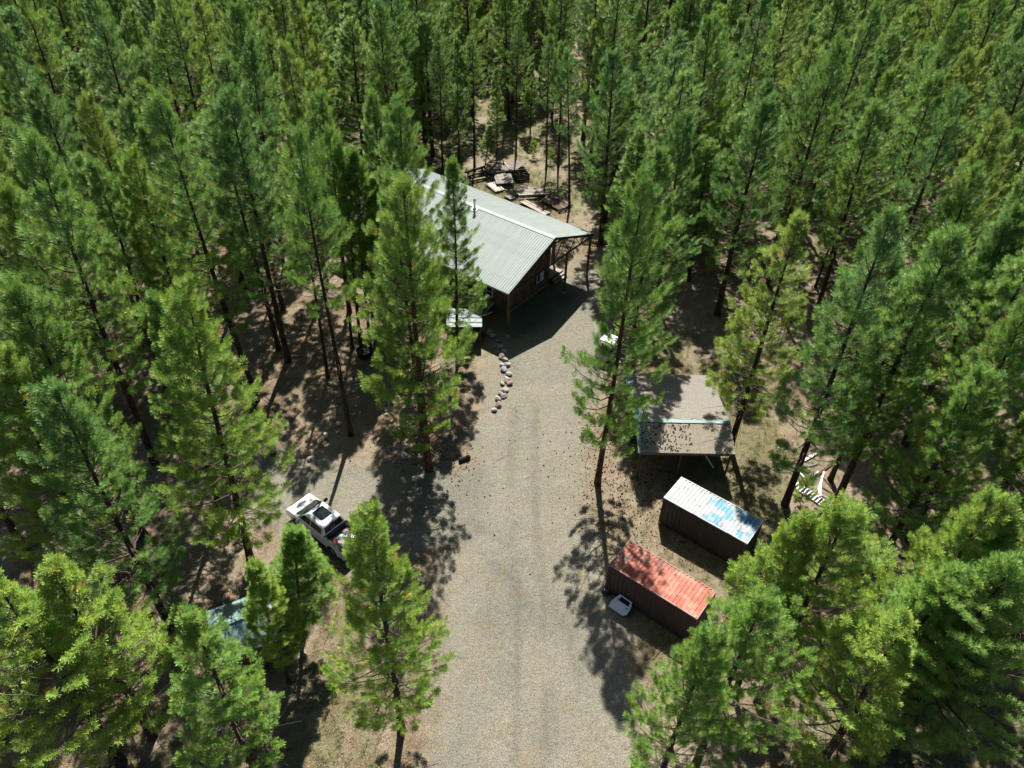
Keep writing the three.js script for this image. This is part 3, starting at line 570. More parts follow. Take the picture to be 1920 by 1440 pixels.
// ------------------------------------------------------------------ open shed with needle-covered roof
{
  const s = thing('open_shed', 'open-fronted pole shed, teal metal roof buried under pine needles', 'shed', [12.45, 0, -43.0], 1.0 * R);
  const x0 = -3.45, x1 = 3.45, zf = 4.25, zr = 1.75, zb = -4.9, hf = 2.68, hr = 3.42, hb = 2.35;
  const teal = mat([0.20, 0.315, 0.30], { map: rep(streakT, 0.5, 0.5), roughness: 0.6 });
  const roof = (za, ya, zc, yc, n, litterShadeColor) => {
    const len = Math.hypot(zc - za, yc - ya), pw = (x1 - x0) / n, dn = new THREE.Vector3(0, yc - ya, zc - za).normalize(), xr = new THREE.Vector3(1, 0, 0), nr = new THREE.Vector3().crossVectors(dn, xr).normalize();
    if (nr.y < 0) { nr.negate(); xr.negate(); }
    const q = new THREE.Quaternion().setFromRotationMatrix(M4().makeBasis(xr, nr, dn)), g = ribbed(pw - 0.004, len, 3);
    for (let i = 0; i < n; i++) { const m = mesh('roof_panel', g, teal, s); m.quaternion.copy(q); m.position.set(x0 + (i + 0.5) * pw, (ya + yc) / 2, (za + zc) / 2); }
    // litter: an uneven sheet of needles on the panels with a ragged edge
    const NX = 46, NZ = Math.round(len / 0.15), pos = [], idx = [], keep = [], uv = [];
    for (let j = 0; j <= NZ; j++) for (let i = 0; i <= NX; i++) {
      const x = lerp(x0 + 0.05, x1 + 0.01, i / NX), t = j / NZ, e = lerp(0.02, 0.995, t), n1 = fbm(x * 1.3 + za, t * len * 1.3, 141, 3), n2 = fbm(x * 5, t * len * 5 + za * 3, 147, 3);
      const p = new THREE.Vector3(x, lerp(ya, yc, e), lerp(za, zc, e)).addScaledVector(nr, 0.022 + 0.03 * n2); pos.push(p.x, p.y, p.z); uv.push(x, t * len);
      keep.push((x - x0) > 0.25 + 0.75 * (n1 - 0.25) && n1 * 0.7 + n2 * 0.3 > (t < 0.025 ? 0.5 : 0.20));
    }
    for (let j = 0; j < NZ; j++) for (let i = 0; i < NX; i++) { const a = j * (NX + 1) + i, b = a + 1, c = a + NX + 1, d = c + 1; if (keep[a] && keep[b] && keep[c]) idx.push(a, c, b); if (keep[b] && keep[c] && keep[d]) idx.push(b, c, d); }
    const lg = new THREE.BufferGeometry(); lg.setAttribute('position', new THREE.Float32BufferAttribute(pos, 3)); lg.setAttribute('uv', new THREE.Float32BufferAttribute(uv, 2)); lg.setIndex(idx); lg.computeVertexNormals();
    stuff(mesh('pine_needle_litter', lg, mat(litterShadeColor, { map: rep(grain, 1 / 3, 1 / 3), roughness: 1, bumpMap: rep(grainB, 0.7, 0.7), bumpScale: 0.02 }), s));
  };
  roof(zr, hr, zf, hf, 9, [0.48, 0.425, 0.34]); roof(zr, hr, zb, hb, 9, [0.38, 0.355, 0.315]);  // rear litter greyer and darker: tree shade put into its colour; front paler
  mesh('ridge_cap', bar([x0, hr + 0.035, zr], [x1, hr + 0.035, zr], 0.3, 0.03), teal, s);
  mesh('front_fascia', bx(x1 - x0 + 0.02, 0.17, 0.04, 0, hf - 0.1, zf - 0.02), greyWoodB, s);
  for (const x of [x0 + 0.25, -0.3, x1 - 0.25]) { mesh('post', cyl(0.08, 0.075, hf - 0.15, 10, x, (hf - 0.15) / 2, zf - 0.2), postWood, s); mesh('post', cyl(0.08, 0.075, hb - 0.15, 10, x, (hb - 0.15) / 2, zb + 0.2), postWood, s); mesh('rafter', bar([x, hr - 0.12, zr], [x, hb - 0.12, zb], 0.06, 0.14), darkWood, s); mesh('rafter', bar([x, hr - 0.12, zr], [x, hf - 0.12, zf - 0.06], 0.06, 0.14), darkWood, s); }
  for (let i = 0; i < 11; i++) mesh('wall_board', bx(x1 - x0 - 0.4, 0.19, 0.03, 0, 0.13 + i * 0.2, zb + 0.1), darkWood, s);
  for (const x of [x0 + 0.12, x1 - 0.12]) for (let i = 0; i < 10; i++) mesh('wall_board', bx(0.03, 0.19, 5.6, x, 0.13 + i * 0.21, -1.9), darkWood, s);
  mesh('brace', bar([1.35, hf - 0.2, zf - 0.12], [2.3, 0.9, zf - 0.4], 0.07, 0.09), white, s);
  // things kept under it stay dark: a workbench against the rear boards
  const b = thing('workbench', 'dark workbench in the shade under the open shed', 'workbench', [12.2, 0, -46.6], 1 * R);
  mesh('bench_top', bx(3.2, 0.06, 0.7, 0, 0.85, 0), darkWood, b); for (const [x, z] of [[-1.5, -0.28], [1.5, -0.28], [-1.5, 0.28], [1.5, 0.28]]) mesh('leg', bx(0.09, 0.82, 0.09, x, 0.41, z), darkWood, b);
}
// ------------------------------------------------------------------ teal-roofed red shed
{
  const s = thing('red_shed', 'small red-brown shed with a teal metal roof half hidden by near pines', 'shed', [-14.67, 0, -24.44], 27.8 * R);
  const teal = mat([0.26, 0.40, 0.385], { map: rep(streakT, 0.4, 0.4), roughness: 0.4, metalness: 0.2 }), red = mat([0.26, 0.062, 0.032], { map: rep(woodT, 1, 0.6), roughness: 0.85 });
  const L = 4.3, W = 1.75, E = 2.3, P = 2.95, sl = Math.hypot(W, P - E);
  for (const sgn of [-1, 1]) {
    const dn = new THREE.Vector3(0, E - P, sgn * W).normalize(), nr = new THREE.Vector3(0, W, sgn * (P - E)).normalize(), xr = new THREE.Vector3().crossVectors(nr, dn);
    const q = new THREE.Quaternion().setFromRotationMatrix(M4().makeBasis(xr, nr, dn)), g = ribbed(L / 6 - 0.004, sl + 0.1, 2, 0.03);
    for (let i = 0; i < 6; i++) { const m = mesh('roof_panel', g, teal, s); m.quaternion.copy(q); m.position.set(-L / 2 + (i + 0.5) * L / 6, (E + P) / 2 - 0.02, sgn * W / 2); }
  }
  mesh('ridge_cap', bar([-L / 2, P + 0.03, 0], [L / 2, P + 0.03, 0], 0.26, 0.025), teal, s);
  const gable = ext([[-1.55, 0], [1.55, 0], [1.55, 2.28], [0, 2.86], [-1.55, 2.28]], 0.08);
  for (const x of [-1.95, 1.95]) mesh('end_wall', gable.clone().applyMatrix4(M4().makeRotationY(Math.PI / 2).setPosition(x, 0, 0)), red, s);
  for (const z of [-1.55, 1.55]) mesh('side_wall', bx(3.8, 2.26, 0.08, 0, 1.13, z), red, s);
  for (let i = 0; i < 20; i++) mesh('batten', bx(0.04, 2.2, 0.025, -1.85 + i * 0.195, 1.12, 1.605), red, s);
  for (let i = 0; i < 15; i++) { const z = -1.45 + i * 0.207; mesh('batten', bx(0.025, 2.2, 0.04, 2.005, 1.11, z), red, s); }
  const d = mesh('door', bx(0.05, 1.9, 0.85, 2.03, 0.98, 0.3), brownWood, s); mesh('hinge', [bx(0.02, 0.05, 0.3, 2.07, 0.5, 0.5), bx(0.02, 0.05, 0.3, 2.07, 1.5, 0.5)], black, d);
}
// ------------------------------------------------------------------ shipping containers
function corrugated(length, height, pitch, depth) {   // wavy sheet in x (length) and y, waves run along y
  const n = Math.floor(length / pitch), p = length / n, up = [], w = 0.012;
  for (let i = 0; i < n; i++) { const x = -length / 2 + i * p; up.push([x, 0], [x + p * 0.3, 0], [x + p * 0.5, depth], [x + p * 0.8, depth]); }
  up.push([length / 2, 0]);
  const pts = [...up, ...up.slice().reverse().map(([x, z]) => [x, z - w])];
  return ext(pts, height).applyMatrix4(M4().makeRotationX(-Math.PI / 2));   // profile depth now along -z
}
function container(name, label, [x, z], turn, roofMat, bodyMat, railMat, extra) {
  const L = 6.06, W = 2.44, H = 2.59, c = thing(name, label, 'container', [x, 0.02, z], turn, 'shipping containers beside the drive');
  const side = corrugated(L - 0.3, H - 0.36, 0.28, 0.036);
  for (const s of [-1, 1]) { const m = mesh('side_panel', side, bodyMat, c); m.position.set(0, H / 2 + 0.02, s * (W / 2 - 0.03)); if (s < 0) m.rotation.y = Math.PI; }
  { const m = mesh('end_panel', corrugated(W - 0.3, H - 0.36, 0.28, 0.04), bodyMat, c); m.position.set(L / 2 - 0.03, H / 2 + 0.02, 0); m.rotation.y = Math.PI / 2; }
  // roof: sheet with cross ribs
  const n = 21, p = (L - 0.5) / n, up = [];
  for (let i = 0; i < n; i++) { const a = -L / 2 + 0.25 + i * p; up.push([a, 0], [a + p * 0.5, 0], [a + p * 0.58, -0.035], [a + p * 0.92, -0.035]); }
  up.push([L / 2 - 0.25, 0]);
  const rg = ext([...up, ...up.slice().reverse().map(([a, b]) => [a, b - 0.012])], W - 0.12);
  { const q = rg.attributes.position, uv = rg.attributes.uv; for (let i = 0; i < q.count; i++) uv.setXY(i, (q.getX(i) + L / 2) / L, (q.getZ(i) + W / 2) / W); }
  const roof = mesh('roof', rg, roofMat, c); roof.position.y = H - 0.012;
  for (const s of [-1, 1]) { const pg = bx(0.25, 0.02, W - 0.12, s * (L / 2 - 0.125), H - 0.016, 0), q = pg.attributes.position, uv = pg.attributes.uv; for (let i = 0; i < q.count; i++) uv.setXY(i, (q.getX(i) + L / 2) / L, (q.getZ(i) + W / 2) / W); mesh('roof_end_plate', pg, roofMat, c); }
  for (const s of [-1, 1]) {
    mesh('top_rail', bx(L - 0.3, 0.08, 0.06, 0, H - 0.035, s * (W / 2 - 0.03)), railMat, c); mesh('bottom_rail', bx(L - 0.3, 0.15, 0.06, 0, 0.09, s * (W / 2 - 0.03)), bodyMat, c);
    mesh('end_rail', bx(0.06, 0.1, W - 0.3, s * (L / 2 - 0.03), H - 0.05, 0), railMat, c); mesh('end_sill', bx(0.06, 0.15, W - 0.3, s * (L / 2 - 0.03), 0.09, 0), bodyMat, c);
    for (const t of [-1, 1]) {
      const pst = mesh('corner_post', bx(0.15, H - 0.26, 0.15, s * (L / 2 - 0.075), H / 2, t * (W / 2 - 0.075)), bodyMat, c);
      for (const y of [0.07, H - 0.06]) mesh('corner_casting', [rbx(0.18, 0.13, 0.17, 0.012, s * (L / 2 - 0.085), y, t * (W / 2 - 0.08)), ...(y > 1 ? [] : [])], railMat, pst);
      mesh('casting_hole', cyl(0.035, 0.035, 0.012, 12, s * (L / 2 - 0.09), H + 0.008, t * (W / 2 - 0.085)), black, pst);
    }
  }
  for (const s of [-1, 1]) {
    const d = mesh('door', bx(0.05, H - 0.42, W / 2 - 0.19, -L / 2 + 0.05, H / 2, s * (W / 4 - 0.06)), bodyMat, c);
    for (const k of [0.3, 0.75]) mesh('lock_bar', cyl(0.02, 0.02, H - 0.3, 8, -L / 2 + 0.005, H / 2, s * (W / 2 - 0.17) * k), galv, d);
    mesh('lock_handle', bx(0.03, 0.04, 0.34, -L / 2 - 0.02, 1.1, s * 0.42), galv, d);
  }
  return c;
}
function paintTex(w, h, draw) { const cv = document.createElement('canvas'); cv.width = w; cv.height = h; draw(cv.getContext('2d'), w, h); const t = new THREE.CanvasTexture(cv); t.colorSpace = THREE.SRGBColorSpace; return t; }
const blueWhite = tex(512, 256, (u, v) => {   // u along the length, v across: white coat worn off to the old blue on the far half
  const n = fbm(u * 15, v * 6, 201, 4), f = fbm(u * 60, v * 30, 207, 3), wear = sstep(0.50, 0.58, n * 0.8 + f * 0.2 + 0.24 * sstep(0.40, 0.50, u + 0.2 * (fbm(u * 5, v * 3, 209, 2) - 0.5)) - 0.20), k = 0.9 + 0.12 * (f - 0.5);
  const grime = sstep(0.62, 0.75, fbm(u * 14, v * 7, 211, 3)) * 0.35;
  return [lerp(0.78 * k, 0.36, wear) * (1 - grime * 0.4), lerp(0.79 * k, 0.62, wear) * (1 - grime * 0.45), lerp(0.80 * k, 0.76, wear) * (1 - grime * 0.5)];
});
const redFade = tex(512, 256, (u, v) => {
  const n = fbm(u * 8, v * 4, 221, 4), f = fbm(u * 70, v * 35, 227, 3), fade = sstep(0.42, 0.70, n * 0.8 + f * 0.2), rust = sstep(0.70, 0.78, fbm(u * 11 + 3, v * 5.5, 231, 4)), k = 0.95 + 0.2 * (f - 0.5);
  const plate = u > 0.045 && u < 0.12 && v > 0.42 && v < 0.72 && f > 0.3 ? 0.7 : 0;
  const r = lerp(0.74, 0.86, fade) * k, g = lerp(0.40, 0.58, fade) * k, b = lerp(0.32, 0.49, fade) * k;
  return [lerp(lerp(r, 0.42, rust * 0.8), 0.40, plate), lerp(lerp(g, 0.30, rust * 0.8), 0.38, plate), lerp(lerp(b, 0.26, rust * 0.8), 0.37, plate)];
});
const bodyBrown = mat([0.0663, 0.0484, 0.0429], { map: rep(streakT, 0.3, 0.3), roughness: 0.75 });
const bodyRed = mat([0.0897, 0.0452, 0.0359], { map: rep(streakT, 0.3, 0.3), roughness: 0.75 });
container('shipping_container', 'steel shipping container with a worn white and blue roof', [13.503, -33.777], -37.25 * R, mat([0.74, 0.74, 0.74], { map: blueWhite, roughness: 0.55 }), bodyBrown, mat([0.66, 0.67, 0.68], { map: rep(rustT, 0.4, 0.4), roughness: 0.6 }));
container('shipping_container', 'faded red shipping container with a white door leaning at its side', [9.415, -28.203], -36.95 * R, mat([0.78, 0.78, 0.78], { map: redFade, roughness: 0.7 }), bodyRed, mat([0.40, 0.26, 0.23], { map: rep(rustT, 0.4, 0.4), roughness: 0.7 }));

// ------------------------------------------------------------------ white pickup
{
  const t = thing('pickup_truck', 'white crew-cab pickup with a dark glass roof panel and loaded bed', 'pickup', [-12.1, 0, -32.86], 141.2 * R);
  const paint = phys([0.76, 0.77, 0.78], { roughness: 0.3, clearcoat: 1, clearcoatRoughness: 0.06 });
  const arc = (cx, r, y, a0 = 180, a1 = 0) => { const o = []; for (let i = 0; i <= 10; i++) { const a = lerp(a0, a1, i / 10) * R; o.push([cx + r * Math.cos(a), y + r * Math.sin(a)]); } return o; };
  // nose and cab tub: one bevelled side profile, wheel arches cut out
  const profile = [[-1.0, 0.42], ...[], [1.32, 0.42], ...arc(1.87, 0.53, 0.46), [2.5, 0.42], [2.78, 0.46], [2.9, 0.62], [2.92, 0.92], [2.82, 1.09], [2.4, 1.17], [1.62, 1.235], [1.5, 1.25], [-1.0, 1.27]];
  mesh('body', ext(profile, 1.98, { bevel: 0.07, seg: 3 }), paint, t);
  mesh('hood', [place(ext([[1.94, 1.205], [2.36, 1.165], [2.74, 1.10], [2.74, 1.12], [2.36, 1.20], [1.94, 1.25]], 1.35, { bevel: 0.012 }), 0, 0, 0)], paint, t);
  // cab: loft of rounded rings
  const ring = (y, xf, xr, zh, r) => { const o = [], P = [[xf, zh], [xr, zh], [xr, -zh], [xf, -zh]]; for (let i = 0; i < 4; i++) { const [px, pz] = P[i], sx = i === 0 || i === 3 ? -1 : 1, sz = i < 2 ? -1 : 1; for (let k = 0; k <= 4; k++) { const a = ([0.5, 1.0, 1.5, 0][i] - 0.0) * Math.PI - (0) , b = [Math.PI / 2, Math.PI, 1.5 * Math.PI, 2 * Math.PI][i] + (k / 4 - 1) * Math.PI / 2; o.push([px + sx * r - 0 + 0 * a + (-sx) * 0 + r * Math.cos(b) * 1, y, pz + sz * r + r * Math.sin(b)]); } } return o; };
  const rings = [ring(1.2, 1.84, -1.0, 0.95, 0.08), ring(1.27, 1.74, -1.0, 0.935, 0.10), ring(1.82, 0.98, -0.84, 0.77, 0.14), ring(1.90, 0.82, -0.78, 0.70, 0.16), ring(1.925, 0.62, -0.6, 0.5, 0.16)];
  const pos = [], n = rings[0].length;
  for (let i = 0; i + 1 < rings.length; i++) for (let k = 0; k < n; k++) { const a = rings[i][k], b = rings[i][(k + 1) % n], c = rings[i + 1][k], d = rings[i + 1][(k + 1) % n]; pos.push(...a, ...b, ...c, ...b, ...d, ...c); }
  { const top = rings.at(-1), m = [0.01, 1.93, 0]; for (let k = 0; k < n; k++) pos.push(...top[k], ...top[(k + 1) % n], ...m); }
  const cg = new THREE.BufferGeometry(); cg.setAttribute('position', new THREE.Float32BufferAttribute(pos, 3)); cg.setAttribute('uv', new THREE.Float32BufferAttribute(pos.filter((_, i) => i % 3 < 2), 2)); cg.computeVertexNormals();
  mesh('cab', cg, paint, t);
  const Q = (p, th = 0.012) => quadPatch(p, th);
  mesh('windshield', Q([[1.735, 1.29, 0.85], [1.735, 1.29, -0.85], [1.02, 1.805, -0.68], [1.02, 1.805, 0.68]]), autoGlass, t);
  mesh('cowl', Q([[1.93, 1.262, 0.82], [1.93, 1.262, -0.82], [1.745, 1.285, -0.86], [1.745, 1.285, 0.86]]), black, t);
  mesh('rear_window', Q([[-0.985, 1.36, -0.74], [-0.985, 1.36, 0.74], [-0.868, 1.79, 0.66], [-0.868, 1.79, -0.66]]), autoGlass, t);
  for (const s of [-1, 1]) {
    const z = (y) => s * (lerp(0.947, 0.785, (y - 1.3) / 0.52)), W = (xa, xb, xc, xd) => { const p = [[xa, 1.33, z(1.33)], [xb, 1.33, z(1.33)], [xc, 1.77, z(1.77)], [xd, 1.77, z(1.77)]]; return s > 0 ? p.slice().reverse() : p; };
    mesh('side_window', Q(W(1.45, 0.36, 0.36, 0.98)), autoGlass, t); mesh('side_window', Q(W(0.28, -0.76, -0.72, 0.28)), autoGlass, t);
    mesh('mirror', [rbx(0.16, 0.2, 0.3, 0.05, 1.28, 1.37, s * 1.16), bx(0.06, 0.05, 0.14, 1.28, 1.33, s * 1.0)], s > 0 ? black : paint, t);
    for (const x of [0.2, -0.86]) mesh('door_handle', rbx(0.2, 0.035, 0.03, 0.012, x + 0.1, 1.13, s * 0.998), galv, t);
    mesh('headlight', rbx(0.12, 0.2, 0.34, 0.04, 2.84, 0.94, s * 0.78), phys([0.5, 0.52, 0.55], { roughness: 0.1, clearcoat: 1 }), t);
    mesh('tail_light', rbx(0.06, 0.4, 0.13, 0.02, -2.94, 1.03, s * 0.92), phys([0.28, 0.02, 0.02], { roughness: 0.15, clearcoat: 1 }), t);
    mesh('bed_side', place(ext([[-2.92, 0.5], ...arc(-1.78, 0.53, 0.46).map((p) => p).reverse().reverse(), [-1.02, 0.45], [-1.02, 1.27], [-2.92, 1.27]].map((p) => p), 0.14, { bevel: 0.02 }), 0, 0, s * 0.91), paint, t);
    mesh('bed_rail_cap', bx(1.9, 0.03, 0.13, -1.97, 1.285, s * 0.91), black, t);
    mesh('fender_flare', place(ext([...arc(-1.78, 0.58, 0.46), ...arc(-1.78, 0.53, 0.46, 0, 180)], 0.05), 0, 0, s * 1.0), paint, t);
    mesh('fender_flare', place(ext([...arc(1.87, 0.58, 0.46), ...arc(1.87, 0.53, 0.46, 0, 180)], 0.05), 0, 0, s * 1.0), paint, t);
    mesh('running_board', bx(2.3, 0.06, 0.2, 0.15, 0.4, s * 0.98), black, t);
    mesh('wheel_well', bx(0.95, 0.26, 0.2, -1.78, 0.9, s * 0.73), black, t);
    for (const x of [1.87, -1.78]) {
      const w = new THREE.Group(); w.name = 'wheel'; t.add(w); w.position.set(x, 0.41, s * 0.86);
      mesh('tyre', place(flat(new THREE.TorusGeometry(0.30, 0.115, 12, 28)), 0, 0, 0).scale(1, 1, 1.15), rubber, w);
      mesh('rim', [cyl(0.24, 0.24, 0.16, 22, 0, 0, s * 0.02, 0, Math.PI / 2)], galv, w);
    }
  }
  mesh('bed_floor', bx(1.9, 0.06, 1.72, -1.97, 0.75, 0), mat([0.06, 0.07, 0.075], { roughness: 0.6 }), t);
  for (let i = 0; i < 12; i++) mesh('bed_rib', bx(1.88, 0.02, 0.06, -1.97, 0.79, -0.77 + i * 0.14), mat([0.10, 0.115, 0.12], { roughness: 0.5 }), t);
  mesh('bed_front', bx(0.06, 0.55, 1.78, -1.05, 1.0, 0), black, t);
  mesh('tailgate', [rbx(0.08, 0.55, 1.66, 0.025, -2.9, 1.0, 0)], paint, t);
  mesh('rear_bumper', rbx(0.16, 0.2, 1.9, 0.05, -3.0, 0.6, 0), galv, t);
  mesh('front_bumper', rbx(0.2, 0.24, 1.98, 0.07, 2.9, 0.6, 0), galv, t);
  mesh('grille', rbx(0.06, 0.34, 1.1, 0.02, 2.9, 0.93, 0), black, t);
  mesh('roof_glass', rbx(1.02, 0.02, 0.88, 0.009, 0.14, 1.934, 0), glass, t);
  mesh('third_brake_light', rbx(0.05, 0.03, 0.3, 0.01, -0.82, 1.86, 0), phys([0.3, 0.03, 0.03], { roughness: 0.2 }), t);
  // load in the bed: separate things, placed with the truck's turn
  const at = (x, y, z) => { const v = new THREE.Vector3(x, y, z).applyAxisAngle(new THREE.Vector3(0, 1, 0), 141.2 * R); return [v.x - 12.1, v.y, v.z - 32.86]; };
  const sackTex = paintTex(256, 256, (g, w, h) => { g.fillStyle = '#efeef2'; g.fillRect(0, 0, w, h); g.fillStyle = '#2b46a8'; g.beginPath(); g.moveTo(20, 60); g.quadraticCurveTo(120, 10, 240, 70); g.quadraticCurveTo(130, 45, 20, 60); g.fill(); g.beginPath(); g.moveTo(30, 200); g.lineTo(120, 175); g.lineTo(95, 235); g.fill(); g.fillStyle = '#c4455c'; g.beginPath(); g.moveTo(20, 245); g.quadraticCurveTo(130, 190, 245, 235); g.lineTo(245, 250); g.lineTo(20, 252); g.fill(); });
  const sackMat = mat([1, 1, 1], { map: sackTex, roughness: 0.5 });
  const sack = (lab, x, z, turn, w = 0.62, d = 0.48) => { const g = new RoundedBoxGeometry(w, 0.2, d, 4, 0.07), q = g.attributes.position, uv = g.attributes.uv; for (let i = 0; i < q.count; i++) { uv.setXY(i, q.getX(i) / w + 0.5, q.getZ(i) / d + 0.5); q.setY(i, q.getY(i) + 0.02 * Math.sin(q.getX(i) * 17) * Math.cos(q.getZ(i) * 13)); } g.computeVertexNormals(); const m = mesh('printed_sack', flat(g), sackMat); m.position.set(...at(x, 0.92, z)); m.rotation.y = 141.2 * R + turn; tag(m, lab, 'sack', 'load in the pickup bed'); };
  sack('white printed sack with red and blue marks by the far side of the bed', -2.02, 0.42, 0.5); sack('white printed sack beside the red bag in the bed', -2.0, -0.28, 0.2, 0.55, 0.45);
  const blob = (r, s, seed) => { const g = new THREE.IcosahedronGeometry(r, 4), q = g.attributes.position; for (let i = 0; i < q.count; i++) { const x = q.getX(i), y = q.getY(i), z = q.getZ(i), k = 1 + 0.35 * (fbm(x * 6 + seed + 9, z * 6 + y * 4 + 9, seed, 3) - 0.5) * 2; q.setXYZ(i, x * k * s[0], Math.max(y * k, -r * 0.55) * s[1], z * k * s[2]); } g.computeVertexNormals(); return flat(g); };
  const rb = mesh('red_bag', blob(0.24, [1.3, 0.8, 0.8], 301), mat([0.42, 0.06, 0.09], { roughness: 0.45 })); rb.position.set(...at(-1.62, 0.91, -0.5)); rb.rotation.y = 1.9; tag(rb, 'crumpled red bag in the front corner of the pickup bed', 'bag', 'load in the pickup bed');
  const pb = mesh('plastic_bag', blob(0.2, [1.2, 0.8, 0.9], 307), phys([0.7, 0.78, 0.82], { roughness: 0.12, clearcoat: 1 })); pb.position.set(...at(-1.62, 0.90, 0.02)); tag(pb, 'shiny pale plastic bag between the red bag and sacks', 'bag', 'load in the pickup bed');
  const pc = mesh('plastic_bag', blob(0.19, [1.2, 0.8, 1.1], 311), mat([0.58, 0.42, 0.42], { roughness: 0.35 })); pc.position.set(...at(-1.5, 0.90, 0.48)); tag(pc, 'pink and clear bundle behind the far printed sack', 'bag', 'load in the pickup bed');
}
// ------------------------------------------------------------------ loose car door, tyre, utility vehicle
{
  const d = thing('car_door', 'loose white car door with a dark window leaning by the red container', 'car door', [6.92, 0, -27.38], 0);
  const outline = [[-0.62, 0.02], [0.42, 0.0], [0.6, 0.2], [0.62, 0.62], [0.5, 1.02], [-0.38, 1.04], [-0.56, 0.66], [-0.66, 0.4]], hole = [[0.46, 0.66], [0.40, 0.94], [-0.26, 0.96], [-0.30, 0.68]];
  const g = new THREE.Group(); g.name = 'panel'; d.add(g); g.rotation.set(0, -36.95 * R, 0); const tilt = new THREE.Group(); tilt.name = 'door_shell'; g.add(tilt); tilt.rotation.x = -58 * R; tilt.position.y = 0.07;
  const skin = phys([0.72, 0.76, 0.78], { roughness: 0.3, clearcoat: 0.6 });
  mesh('skin', ext(outline, 0.11, { bevel: 0.03, holes: [hole] }), skin, tilt); mesh('pane', ext(hole.map(([a, b]) => [a * 1.02, b]), 0.015), glass, tilt);
  mesh('handle', rbx(0.2, 0.045, 0.05, 0.015, 0.42, 0.5, 0.07), black, tilt); mesh('lock_slot', bx(0.03, 0.16, 0.03, -0.36, 0.7, 0.05), black, tilt);
  const ty = thing('spare_tyre', 'old dark tyre lying at the red container corner', 'tyre', [6.4, 0, -28.95], 0);
  mesh('tyre', place(flat(new THREE.TorusGeometry(0.25, 0.10, 12, 26)), 0, 0.11, 0, 0, Math.PI / 2), rubber, ty); mesh('rim', cyl(0.17, 0.17, 0.12, 20, 0, 0.1, 0), mat([0.2, 0.18, 0.17], { roughness: 0.6, metalness: 0.5 }), ty);
  const u = thing('utility_vehicle', 'white utility buggy with a dark windscreen half hidden by the drive-edge pine', 'buggy', [8.3, 0, -53.2], 55 * R);
  const wp = phys([0.74, 0.75, 0.76], { roughness: 0.35, clearcoat: 0.8 });
  mesh('body', ext([[-1.3, 0.42], [1.25, 0.42], [1.35, 0.62], [1.15, 0.92], [0.55, 1.0], [0.45, 0.72], [-0.5, 0.72], [-0.6, 1.02], [-1.3, 1.02]], 1.35, { bevel: 0.06, seg: 3 }), wp, u);
  mesh('canopy', rbx(1.25, 0.08, 1.32, 0.035, -0.05, 1.82, 0), wp, u); mesh('windscreen', quadPatch([[0.62, 1.02, 0.58], [0.62, 1.02, -0.58], [0.45, 1.76, -0.56], [0.45, 1.76, 0.56]], 0.015), glass, u);
  for (const z of [-0.58, 0.58]) { mesh('roll_bar', rod([0.62, 1.0, z], [0.46, 1.8, z], 0.03), black, u); mesh('roll_bar', rod([-0.58, 1.0, z], [-0.55, 1.8, z], 0.03), black, u); }
  mesh('seat', [rbx(0.5, 0.14, 1.1, 0.05, -0.15, 0.82, 0), rbx(0.12, 0.5, 1.1, 0.05, -0.42, 1.1, 0)], black, u);
  mesh('cargo_tray', [bx(0.72, 0.03, 1.2, -0.95, 1.05, 0), bx(0.03, 0.22, 1.2, -1.3, 1.14, 0), bx(0.72, 0.22, 0.03, -0.95, 1.14, 0.6), bx(0.72, 0.22, 0.03, -0.95, 1.14, -0.6)], black, u);
  for (const [x, z] of [[0.9, 0.6], [0.9, -0.6], [-0.85, 0.6], [-0.85, -0.6]]) { const w = new THREE.Group(); w.name = 'wheel'; u.add(w); w.position.set(x, 0.32, z); mesh('tyre', flat(new THREE.TorusGeometry(0.22, 0.1, 10, 22)), rubber, w); mesh('rim', cyl(0.15, 0.15, 0.14, 16, 0, 0, 0, 0, Math.PI / 2), galv, w); }
  for (const z of [-0.42, 0.42]) mesh('headlight', cyl(0.08, 0.08, 0.05, 14, 1.27, 0.75, z, 0, 0, Math.PI / 2), galv, u);
}
// ------------------------------------------------------------------ boulders
const rockMats = [mat([0.56, 0.55, 0.535], { map: rep(grain, 0.8, 0.8), roughness: 0.95 }), mat([0.62, 0.58, 0.52], { map: rep(grain, 0.8, 0.8), roughness: 0.95 }), mat([0.44, 0.33, 0.275], { map: rep(grain, 0.8, 0.8), roughness: 0.95 }), mat([0.48, 0.505, 0.54], { map: rep(grain, 0.8, 0.8), roughness: 0.95 })];
const rockGeo = [1, 2, 3, 4, 5, 6, 7].map((k) => {
  const g = new THREE.IcosahedronGeometry(0.5, 3), q = g.attributes.position, rnd = rng(400 + k), planes = Array.from({ length: 9 }, () => [new THREE.Vector3(rnd() - 0.5, rnd() - 0.4, rnd() - 0.5).normalize(), 0.3 + 0.14 * rnd()]);
  for (let i = 0; i < q.count; i++) { const v = new THREE.Vector3().fromBufferAttribute(q, i); for (const [n, d] of planes) { const o = v.dot(n) - d; if (o > 0) v.addScaledVector(n, -o * 0.92); } v.multiplyScalar(1 + 0.10 * (fbm(v.x * 5 + k * 3 + 9, v.y * 5 + v.z * 5 + 9, k, 3) - 0.5)); q.setXYZ(i, v.x, v.y * 0.72, v.z); }
  g.computeVertexNormals(); return flat(g);
});
const ORD = ['first', 'second', 'third', 'fourth', 'fifth', 'sixth', 'seventh', 'eighth', 'ninth', 'tenth', 'eleventh', 'twelfth', 'thirteenth', 'fourteenth', 'fifteenth', 'sixteenth', 'seventeenth', 'eighteenth', 'nineteenth', 'twentieth'];
const TINT = ['grey', 'buff', 'reddish', 'blue-grey'];
